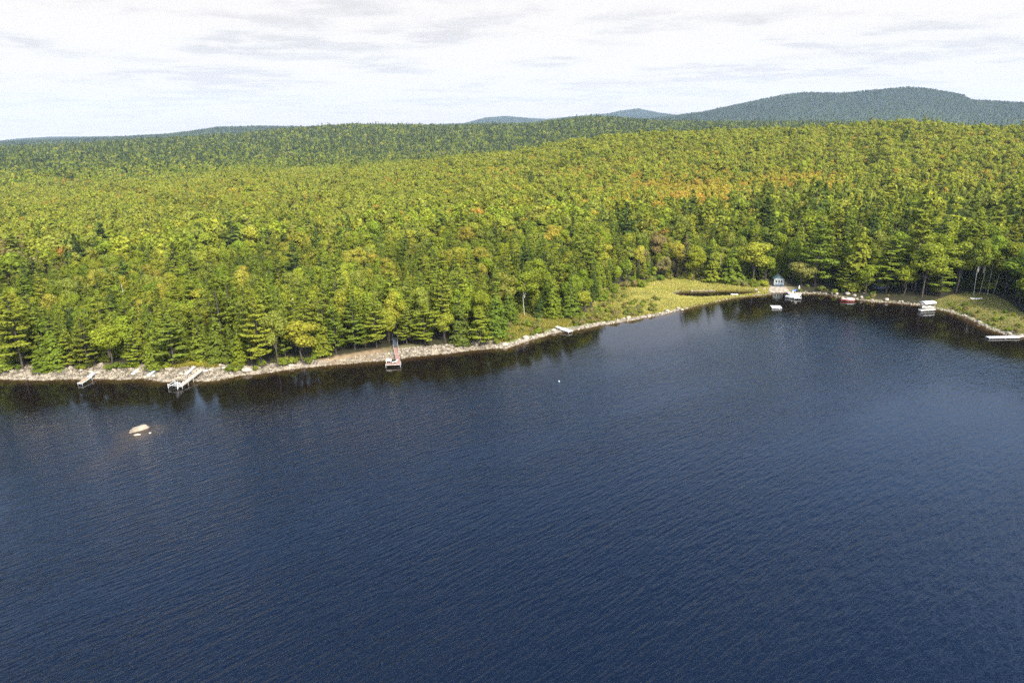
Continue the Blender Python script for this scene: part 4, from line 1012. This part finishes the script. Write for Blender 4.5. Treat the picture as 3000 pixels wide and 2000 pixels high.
for i in range(n):
    p = bot.lerp(top, (i + .5) / n); m = MB(); wbox(m, p, p + hd * .32, 1.2, -.05, 0); m.build('step', M['slate'], r_)
for k in (-1, 1):
    MB_ = MB(); wbox(MB_, bot + sd_ * .64 * k, top + sd_ * .64 * k, .06, -.35, -.05); MB_.build('stringer', M['slate'], r_)
    m = MB(); m.tube([bot + sd_ * .64 * k + Vector((0, 0, 1)), top + sd_ * .64 * k + Vector((0, 0, 1))], .04, 6)
    for t in (0, .33, .66, 1): p = bot.lerp(top, t) + sd_ * .64 * k; m.tube([p - Vector((0, 0, .3 + t * 1.2)), p + Vector((0, 0, 1))], .04, 6)
    m.build('handrail', M['metal'] if k < 0 else M['slate'], r_)
# bench and lounger on the L-shaped dock
o = P(1139, 1061, .81); r_ = empty('bench', o, R(4), 'cream bench with a solid back on the left arm of the red dock', 'bench')
MB().box(-.7, .7, -.25, .2, .38, .45).build('seat', M['cream'], r_); MB().box(-.7, .7, .205, .27, .30, 1.0).build('backrest', M['cream'], r_)
for x in (-.6, .6): MB().box(x - .05, x + .05, -.2, .18, 0, .378).build('leg', M['cream'], r_)
o = P(1158, 1062.5, .83); r_ = empty('lounge_chair', o, R(-60), 'white reclining lounger at the corner of the red dock', 'lounge chair')
MB().add([(-.3,-.9,.32),(.3,-.9,.32),(.3,.2,.32),(-.3,.2,.32),(-.3,-.9,.37),(.3,-.9,.37),(.3,.2,.37),(-.3,.2,.37)], [(0,3,2,1),(4,5,6,7),(0,1,5,4),(1,2,6,5),(2,3,7,6),(3,0,4,7)]).build('seat', M['white'], r_)
MB().add([(-.3,.21,.32),(.3,.21,.32),(.3,.85,.85),(-.3,.85,.85),(-.3,.21,.37),(.3,.21,.37),(.3,.82,.90),(-.3,.82,.90)], [(0,3,2,1),(4,5,6,7),(0,1,5,4),(1,2,6,5),(2,3,7,6),(3,0,4,7)]).build('backrest', M['white'], r_)
for x in (-.27, .27):
    for y in (-.8, .15): MB().box(x - .03, x + .03, y - .03, y + .03, 0, .318).build('leg', M['white'], r_)
# small white dock
g = G(1630, 956); o = g.copy(); a = P(1630, 956, g.z + .3); b = P(1671, 970, .6)
r_ = empty('boat_dock', o, 0, 'short bright white dock right of the row of boulders', 'dock', 'docks on the lake shore'); mm_ = a.lerp(b, .45)
deck_part(r_, o, a, mm_, 1.1, M['white'], 'gangway'); deck_part(r_, o, mm_ - Vector((0, 0, .04)), b, 1.8, M['white']); s = side(a, b, 1.95); posts(r_, o, [mm_ + s, mm_ - s, b + s, b - s], M['white'], .25)
o = G(1607, 948, .05); r_ = empty('gangplank', o, 0, 'short white plank on the path above the small white dock', 'gangplank'); d_ = G(1614, 950.5, .12) - o; d0 = G(1598, 945, .12) - o
boards(MB(), d0, d_, .9).build('boards', M['white'], r_); f = MB(); wbox(f, d0, d_, .7, -.12, -.002); f.build('frame', M['metal'], r_)
# footpath stones up to the birch
for i in range(7):
    t = i / 6; boulder(G(1581 + (1598 - 1581) * t, 934 + 9 * t), .55, 'flat stepping stone on the path above the small white dock', 'stepping stones above the small white dock')

def hull(mb, Ln, W, D, z0=0.0, k=9, stern=.75, n=12, sheer=.25):
    rings = []
    for i in range(n + 1):
        t = i / n; x = (t - .5) * Ln; w = W / 2 * (stern + (1 - stern) * sstep(t * 3)) * (1 - max(0, (t - .45) / .55) ** 2.3); w = max(float(w), .01)
        sh = sheer * t * t; rings.append([(x + (.12 * Ln * t if j in (0, k - 1) else 0) * 0, w * math.sin(math.pi * (j / (k - 1) - .5)), z0 + D + sh - (D + sh * .4 - .0) * max(0, math.cos(math.pi * (j / (k - 1) - .5))) ** .55) for j in range(k)])
    mb.loft(rings, False); inner = [[(x * .985, y * .90, z + .06 if abs(y) < .01 + W * .5 * .999 else z) for x, y, z in r] for r in rings]
    return rings
def canoe(loc, rz, Ln, W, mat, name, lab, cat, grp=None, flip=True, pitch=0):
    r = link(name, None, None, loc); r.rotation_euler = (0, pitch, rz); tag(r, lab, cat, grp)
    m = MB(); n = 16; k = 11; rings = []
    for i in range(n + 1):
        t = i / n; x = (t - .5) * Ln; w = W / 2 * max(0.02, math.sin(math.pi * t)) ** .6; d = .36 * (0.75 + .25 * abs(2 * t - 1) ** 2)
        rings.append([(x, w * math.cos(math.pi * j / (k - 1)), (d + .08 * abs(2*t-1)**3) * math.sin(math.pi * j / (k - 1)) ** .7 if 0 < j < k - 1 else 0.0) for j in range(k)])
    m.loft(rings, False); m.build('hull', mat, r, True)
    g_ = MB()
    for sd in (0, k - 1): g_.tube([rg[sd] for rg in rings], .025, 5)
    g_.build('gunwale', M['metal'], r); MB().tube([(-.2, -W * .44, .05), (-.2, W * .44, .05)], .03, 5).build('thwart', M['deck'], r)
    return r
def lay(px0, py0, px1, py1):
    a, b = G(px0, py0), G(px1, py1); c = (a + b) / 2; d = b - a; return c, math.atan2(d.y, d.x), d.length, -math.atan2(d.z, math.hypot(d.x, d.y))
c, rz, ln, pt = lay(386, 1100, 413, 1079); canoe(c + Vector((0, 0, .22)), rz, min(ln, 6), 1.15, M['cream'], 'canoe', 'cream overturned canoe on the stones between the tan and the long pale dock', 'canoe', None, True, pt)
c, rz, ln, pt = lay(432, 1104, 457, 1086); canoe(c + Vector((0, 0, .22)), rz, min(ln, 5.2), .8, M['paleblue'], 'kayak', 'slim pale blue kayak upside down on the stones left of the boat lift', 'kayak', None, True, pt)
c, rz, ln, pt = lay(2847, 877, 2871, 877); canoe(c + Vector((0, 0, .2)), rz, 4.0, .95, M['white'], 'canoe', 'white upturned canoe on the grass in front of the four birches', 'canoe')

def rowboat(loc, rz, Ln, W, D, mat, name, lab, cat, deckmat=None, grp=None, extras=True, cover=None):
    r = empty(name, loc, rz, lab, cat, grp); m = MB(); rings = hull(m, Ln, W, D); st = rings[0]; m.add(st, [tuple(range(len(st)))]); m.build('hull', mat, r, True)
    tr = MB()
    for sd in (0, -1): tr.tube([q[sd] for q in rings], .05, 5)
    tr.build('gunwale', deckmat or M['white'], r)
    dk = MB(); fr = [q for q in rings if q[0][0] > Ln * .12]; V = [];
    for q in fr: V += [(q[0][0], q[0][1] * .97, q[0][2] - .02), (q[0][0], 0, q[0][2] + .06), (q[-1][0], q[-1][1] * .97, q[-1][2] - .02)]
    F = []
    for i in range(len(fr) - 1):
        for j in range(2): F.append((i*3+j, i*3+j+1, i*3+j+4, i*3+j+3))
    dk.add(V, F); dk.build('foredeck', deckmat or M['white'], r)
    MB().box(-Ln * .47, Ln * .12, -W * .36, W * .36, .10, .14).build('floor', M['deck'], r)
    for x in (-.28, -.05): MB().box(Ln * x - .18, Ln * x + .18, -W * .40, W * .40, D * .55, D * .62).build('seat', deckmat or M['white'], r)
    if extras:
        ws = MB(); ws.add([(Ln*.13, -W*.36, D + .06), (Ln*.13, W*.36, D + .06), (Ln*.09, W*.33, D + .42), (Ln*.09, -W*.33, D + .42), (Ln*.125, -W*.36, D + .06), (Ln*.125, W*.36, D + .06), (Ln*.085, W*.33, D + .42), (Ln*.085, -W*.33, D + .42)], [(0,1,2,3),(7,6,5,4),(0,4,5,1),(1,5,6,2),(2,6,7,3),(3,7,4,0)])
        ws.build('windshield', M['glass'], r)
    mt = MB().box(-Ln * .5 - .32, -Ln * .5 - .02, -.16, .16, D * .6, D + .35, .04); mt.tube([(-Ln * .5 - .18, 0, D * .6), (-Ln * .5 - .2, 0, -.4)], .06, 6); mt.build('outboard_motor', M['dark'], r)
    if cover:
        cv = MB(); rr = []
        for i in range(9):
            t = i / 8; x = -Ln * .46 + Ln * .60 * t; wq = W * .5 * (.9 + .1 * math.sin(math.pi * t)); rr.append([(x, wq * math.cos(math.pi * j / 8), D + .05 + (.25 + .2 * math.sin(math.pi * t)) * math.sin(math.pi * j / 8)) for j in range(9)])
        cv.loft(rr, False); cv.build('cover', cover, r, True)
    return r
rowboat(P(2483, 882, -.05), R(174), 4.6, 1.8, .75, M['red'], 'motorboat', 'red-hulled boat with white top moored at the bank of grey boulders', 'boat', M['white'], None, True, M['white'])
def buoy(loc, r0, mat, lab):
    r = empty('mooring_buoy', loc, 0, lab, 'buoy', None); m = MB(); rr = []
    for i in range(9):
        a = -math.pi / 2 + math.pi * i / 8; rr.append([(r0 * max(.02, math.cos(a)) * math.cos(6.2832 * j / 12), r0 * max(.02, math.cos(a)) * math.sin(6.2832 * j / 12), r0 * math.sin(a)) for j in range(12)])
    m.loft(rr); m.build('float', mat, r, True); MB().tube([(0, 0, r0 * .9), (0, 0, r0 * 1.5)], .03, 6).build('ring_post', M['metal'], r)
    MB().tube([(r0 * 1.01 * math.cos(6.2832 * j / 12), r0 * 1.01 * math.sin(6.2832 * j / 12), .06) for j in range(13)], .03, 5).build('band', M['blue'], r)
buoy(P(2470, 878, .12), .42, M['white'], 'white ball buoy at the stern of the red-hulled boat')
buoy(P(1638, 1117, .05), .2, M['paleblue'], 'tiny pale blue buoy alone on the open water below the small white dock')
c = G(2151, 867, .15); rowboat(c, R(-25), 2.6, 1.2, .5, M['white'], 'rowing_boat', 'tiny white rowing boat pulled onto the golden spit by the pond', 'boat', M['white'], None, False)
# swim raft
c = P(2273, 902, 0); r_ = empty('swim_raft', c, R(-8), 'white swim raft anchored in the dark cove below the shed', 'raft')
m = MB(); boards(m, (-1.7, 0, .50), (1.7, 0, .50), 2.9); m.build('deck', M['white'], r_)
MB().box(-1.7, 1.7, -1.49, -1.452, .18, .56).build('skirt', M['white'], r_)
for x in (-1.1, 1.1):
    for y in (-.95, .95): MB().tube([(x - .5, y, .18), (x + .5, y, .18)], .3, 10).build('barrel', M['dark'], r_)
m = MB(); [m.tube([(x, -1.6, -.6), (x, -1.6, 1.0), (x, -1.2, 1.0)], .035, 6) for x in (.6, 1.0)]; [m.tube([(.6, -1.6, z), (1.0, -1.6, z)], .03, 5) for z in (-.3, 0, .3)]; m.build('ladder', M['metal'], r_)
# boat dock below the shed
o = G(2308, 855); a = P(2308, 854, o.z + .35); b = P(2337, 873, .6); r_ = empty('boat_dock', o, 0, 'wide white dock crowded with gear right of the shed landing', 'dock', 'docks on the lake shore')
mm_ = a.lerp(b, .4); deck_part(r_, o, a, mm_, 1.6, M['deck'], 'gangway', trim=M['white']); deck_part(r_, o, mm_ - Vector((0, 0, .04)), b, 2.4, M['white']); s = side(a, b, 2.5); posts(r_, o, [mm_ + s, mm_ - s, b + s, b - s], M['white'], .8)
e0 = P(2343, 858, .56); deck_part(r_, o, mm_.lerp(b, .5) + s * .9 - Vector((0, 0, .05)), e0, 1.5, M['deck'], 'platform', trim=M['white'])
rowboat(P(2316, 873.5, -.03), R(160), 3.9, 1.6, .7, M['white'], 'motorboat', 'white open boat tied to the left side of the crowded white dock', 'boat', M['white'], None, True)
chair(mm_.lerp(b, .3) + Vector((0, 0, .06)), R(20), 'white chair in the middle of the crowded white dock', M['white'], 1.2)
chair(mm_.lerp(b, .75) + Vector((0, 0, .06)), R(-30), 'cream chair nearest the lake on the crowded white dock', M['cream'], 1.2)
c = G(2328, 853, .3); canoe(c, R(25), 2.6, .9, M['blue'], 'kayak', 'deep blue kayak on the bank behind the crowded white dock', 'kayak')
c = G(2340, 855); r_ = empty('folded_umbrella', c, 0, 'closed cream umbrella standing at the right of the crowded white dock', 'umbrella')
MB().tube([(0, 0, 0), (0, 0, 2.6)], .035, 6).build('pole', M['metal'], r_); MB().tube([(0, 0, .9), (0, 0, 1.2), (0, 0, 2.2), (0, 0, 2.55)], [.34, .36, .2, .04], 10).build('canopy', M['cream'], r_, True)
MB().box(-.3, .3, -.3, .3, 0, .1, .05).build('base', M['slate'], r_)
# boat lift with canopy
o = P(2716, 903, 0); rz = R(12); r_ = empty('boat_lift', o, rz, 'boat lift under a bright white arched canopy left of the lawn', 'boat lift'); r_.scale = (.78, .85, .85)
m = MB(); rr = []
for i in range(2):
    x = (-3.0, 3.0)[i]; rr.append([(x, 1.65 * math.cos(math.pi * j / 12), 2.3 + .75 * math.sin(math.pi * j / 12)) for j in range(13)])
rr2 = [[(x * .995, y * .97, z - .05) for x, y, z in q] for q in rr]; m.loft(rr, False); m.loft(rr2, False); m.add(rr[0], [tuple(range(13))]); m.add(rr[1], [tuple(range(13))]); m.build('canopy', M['white'], r_, False)
for x in (-2.2, 2.2):
    for y in (-1.55, 1.55): MB().tube([(x, y, -1.8), (x, y, 2.35)], .06, 6).build('post', M['metal'], r_)
for y in (-1.5, 1.5): MB().tube([(-2.2, y, .45), (2.2, y, .45)], .07, 6).build('rail', M['metal'], r_)
rowboat(P(2716, 903, .25), rz + math.pi, 4.2, 1.7, .7, M['cream'], 'motorboat', 'cream motorboat sheltered under the white arched canopy', 'boat', M['white'], None, True)
o = P(2712, 911, 0); a = P(2738, 905, .55); b = P(2695, 908, .5); r_ = empty('boat_dock', a, 0, 'narrow pale dock running along the front of the canopy boat lift', 'dock', 'docks on the lake shore')
deck_part(r_, a, a, b, 1.1, M['deck'], trim=M['white']); s = side(a, b, 1.2); posts(r_, a, [b + s, b - s, a.lerp(b, .5) + s, a.lerp(b, .5) - s], M['white'], .4)
# long floating dock at the right
a = P(2984, 986, .42); b = P(2894, 987.5, .42); r_ = empty('boat_dock', a, 0, 'long low bright white dock near the right edge of the photo', 'dock', 'docks on the lake shore')
deck_part(r_, a, a, b, 1.3, M['white']); s = side(a, b, 1.8); posts(r_, a, [b + s, b - s, a.lerp(b, .5) + s, a.lerp(b, .5) - s], M['metal'], .1)
for t in (.1, .37, .63, .9):
    p = a.lerp(b, t) - a; MB().tube([p + Vector((-.9, 0, -.28)), p + Vector((.9, 0, -.28))], .22, 8).build('float', M['dark'], r_)
gg = G(3000, 984, .2); deck_part(r_, a, a, gg, 1.0, M['deck'], 'gangway')
# shed
g = G(2281, 838); W_, Dp, hw, hg = 3.5, 3.4, 2.3, 1.35; A0 = math.atan2(g.x, g.y)
r_ = empty('garden_shed', g + Vector((0, 0, .05)), -A0 * .55, 'small green shed with three white-framed windows by the cove', 'shed')
m = MB(); w = W_ / 2; d = Dp; z0, z1 = .45, .45 + hw
ops = [(-1.25, -.62), (-.32, .32), (.62, 1.25)]; wy0, wy1 = z0 + .75, z0 + 1.85
xs_ = [-w] + [v for o_ in ops for v in o_] + [w]
for i in range(0, len(xs_), 2): m.box(xs_[i], xs_[i+1], 0, .12, z0, z1)
for a_, b_ in ops: m.box(a_, b_, 0, .12, z0, wy0); m.box(a_, b_, 0, .12, wy1, z1)
m.box(-w, -w + .12, .12, d, z0, z1); m.box(w - .12, w, .12, d, z0, z1); m.box(-w + .12, w - .12, d - .12, d, z0, z1)
for y0, y1 in ((0, .12), (d - .12, d)): m.add([(-w, y0, z1), (w, y0, z1), (0, y0, z1 + hg), (-w, y1, z1), (w, y1, z1), (0, y1, z1 + hg)], [(0,1,2),(5,4,3),(0,3,4,1),(1,4,5,2),(2,5,3,0)])
m.build('wall', M['teal'], r_)
m = MB()
for k in (-1, 1):
    p = [(k*(w+.25), -.3, z1 - .25), (0, -.3, z1 + hg + .02), (0, d + .3, z1 + hg + .02), (k*(w+.25), d + .3, z1 - .25)]; m.add(p + [(x, y, z + .1) for x, y, z in p], [(0,1,2,3),(7,6,5,4),(0,4,5,1),(1,5,6,2),(2,6,7,3),(3,7,4,0)])
m.build('roof', M['tealroof'], r_)
m = MB()
for k in (-1, 1): m.box(k*w - .08, k*w + .08, -.05, .10, z0, z1 - .05)
m.box(-w + .08, w - .08, -.05, -.003, z1 - .13, z1 + .03); m.box(-w + .08, w - .08, -.05, -.003, z0 + .45, z0 + .55); m.build('trim', M['white'], r_)
for a_, b_ in ops:
    f = MB(); f.box(a_ - .1, a_, -.04, .08, wy0 - .1, wy1 + .1); f.box(b_, b_ + .1, -.04, .08, wy0 - .1, wy1 + .1); f.box(a_, b_, -.04, .08, wy0 - .1, wy0); f.box(a_, b_, -.04, .08, wy1, wy1 + .1)
    fo = f.build('window', M['white'], r_); MB().box(a_, b_, .03, .05, wy0, wy1).build('pane', M['glass'], fo)
m = MB().box(-w - .1, w + .1, -1.2, d, .3, .448)
for x in (-w, 0, w):
    for y in (-1.0, d - .3): m.box(x - .08, x + .08, y - .08, y + .08, -.6, .3)
m.build('base', M['slate'], r_)
# stone landing in front of the shed
def landing():
    pts = [(2258, 840), (2300, 841), (2312, 852), (2290, 857), (2262, 856), (2252, 850)]; V = [G(x, y) for x, y in pts]; c_ = sum(V, Vector()) / len(V); zt = max(v.z for v in V) + .12
    top = [Vector((v.x, v.y, v.z + .16)) for v in V]; bt = [Vector((v.x, v.y, v.z - .6)) for v in V]; m = MB(); n = len(V); ctr = Vector((c_.x, c_.y, c_.z + .2))
    m.add(top + bt + [ctr], [(i, (i+1) % n, 2*n) for i in range(n)] + [(i, i+n, (i+1) % n + n, (i+1) % n) for i in range(n)])
    o = m.build('landing', M['rock']); tag(o, None, None, None, 'structure')
landing()
# cabin half hidden in the trees
g = G(2588, 846); r_ = empty('cabin', g, R(10), 'dark blue-grey cabin half hidden in the trees above the two white boulders', 'cabin')
MB().box(-2.4, 2.4, 0, 4, -.3, 2.4).build('wall', M['slate'], r_); m = MB()
for k in (-1, 1): p = [(-2.7, 2 + k*2.3, 2.25), (2.7, 2 + k*2.3, 2.25), (2.7, 2, 3.6), (-2.7, 2, 3.6)]; m.add(p + [(x, y, z + .1) for x, y, z in p], [(3,2,1,0),(4,5,6,7),(0,1,5,4),(1,2,6,5),(2,3,7,6),(3,0,4,7)])
for x in (-2.4, 2.4): m.add([(x, 0.02, 2.4), (x, 3.98, 2.4), (x, 2, 3.5)], [(0, 1, 2)])
m.build('roof', M['slate'], r_)
for x in (-1.4, 1.2):
    f = MB(); f.box(x - .45, x + .45, -.05, -.003, .9, 1.0); f.box(x - .45, x + .45, -.05, -.003, 1.8, 1.9); f.box(x - .45, x - .37, -.05, -.003, 1.0, 1.8); f.box(x + .37, x + .45, -.05, -.003, 1.0, 1.8)
    fo = f.build('window', M['metal'], r_); MB().box(x - .37, x + .37, -.03, -.004, 1.0, 1.8).build('pane', M['glass'], fo)
g = G(2528, 846); r_ = empty('picnic_table', g, R(-4), 'pale wooden picnic table under the trees above the red-hulled boat', 'table')
MB().box(-1.4, 1.4, -.45, .45, .72, .78).build('tabletop', M['deck'], r_)
for y in (-.8, .8): MB().box(-1.4, 1.4, y - .15, y + .15, .43, .48).build('bench_seat', M['deck'], r_)
for x in (-1, 1): m = MB(); m.tube([(x, -.7, 0), (x, -.2, .72)], .05, 4); m.tube([(x, .7, 0), (x, .2, .72)], .05, 4); m.tube([(x, -.85, .4), (x, .85, .4)], .04, 4); m.build('leg_frame', M['deck'], r_)
# roof in the clearing at the left edge
g = G(6, 800); r_ = empty('camp_cabin', g, R(20), 'tan-roofed camp cabin among the trees at the left edge of the photo', 'cabin')
MB().box(-4.5, 3.5, 0, 5, -1, 3.2).build('wall', M['bark'], r_); m = MB()
for k in (-1, 1): p = [(-5, 2.5 + k*3, 3.0), (4, 2.5 + k*3, 3.0), (4, 2.5, 4.3), (-5, 2.5, 4.3)]; m.add(p + [(x, y, z + .12) for x, y, z in p], [(3,2,1,0),(4,5,6,7),(0,1,5,4),(1,2,6,5),(2,3,7,6),(3,0,4,7)])
m.build('roof', M['tan_deck'], r_)

def say_which():
    'things that still share a label are told apart by their order from the left of the photograph'
    bpy.context.view_layer.update(); by = {}
    for o in C.objects:
        if o.parent is None and 'label' in o and 'group' in o: by.setdefault(o['label'], []).append(o)
    ords = 'first second third fourth fifth sixth seventh eighth ninth tenth eleventh twelfth thirteenth fourteenth fifteenth sixteenth seventeenth eighteenth nineteenth twentieth twenty-first twenty-second twenty-third twenty-fourth twenty-fifth twenty-sixth twenty-seventh twenty-eighth twenty-ninth thirtieth'.split()
    for lab, mem in by.items():
        mem.sort(key=lambda o: proj(o.location)[0])
        for q, o in enumerate(mem):
            w = lab
            if 1 < len(mem) <= 30: w = f"{lab}, {ords[q] if q < len(mem) - 1 or len(mem) < 3 else 'last'} from left"
            while len(w.split()) > 16 and ' the ' in w: w = w.replace(' the ', ' ', 1)
            o['label'] = w
say_which()

# ------------------------------------------------------------------ haze: air between the camera and the far hills
hz = MB().box(-9800, 9800, -3100, 9800, -4.5, 560).build('haze', None or M['glass'])
hm, ht, ho = new_mat('haze_air'); pv = ht.nodes.new('ShaderNodeVolumePrincipled'); pv.inputs['Color'].default_value = (.62, .79, 1.0, 1); pv.inputs['Density'].default_value = HAZE; pv.inputs['Anisotropy'].default_value = 0.0
ht.links.new(pv.outputs[0], ho.inputs['Volume']); hz.data.materials.clear(); hz.data.materials.append(hm)
tag(hz, 'pale blue haze veiling the far ridges and mountain', 'haze', None, 'stuff')
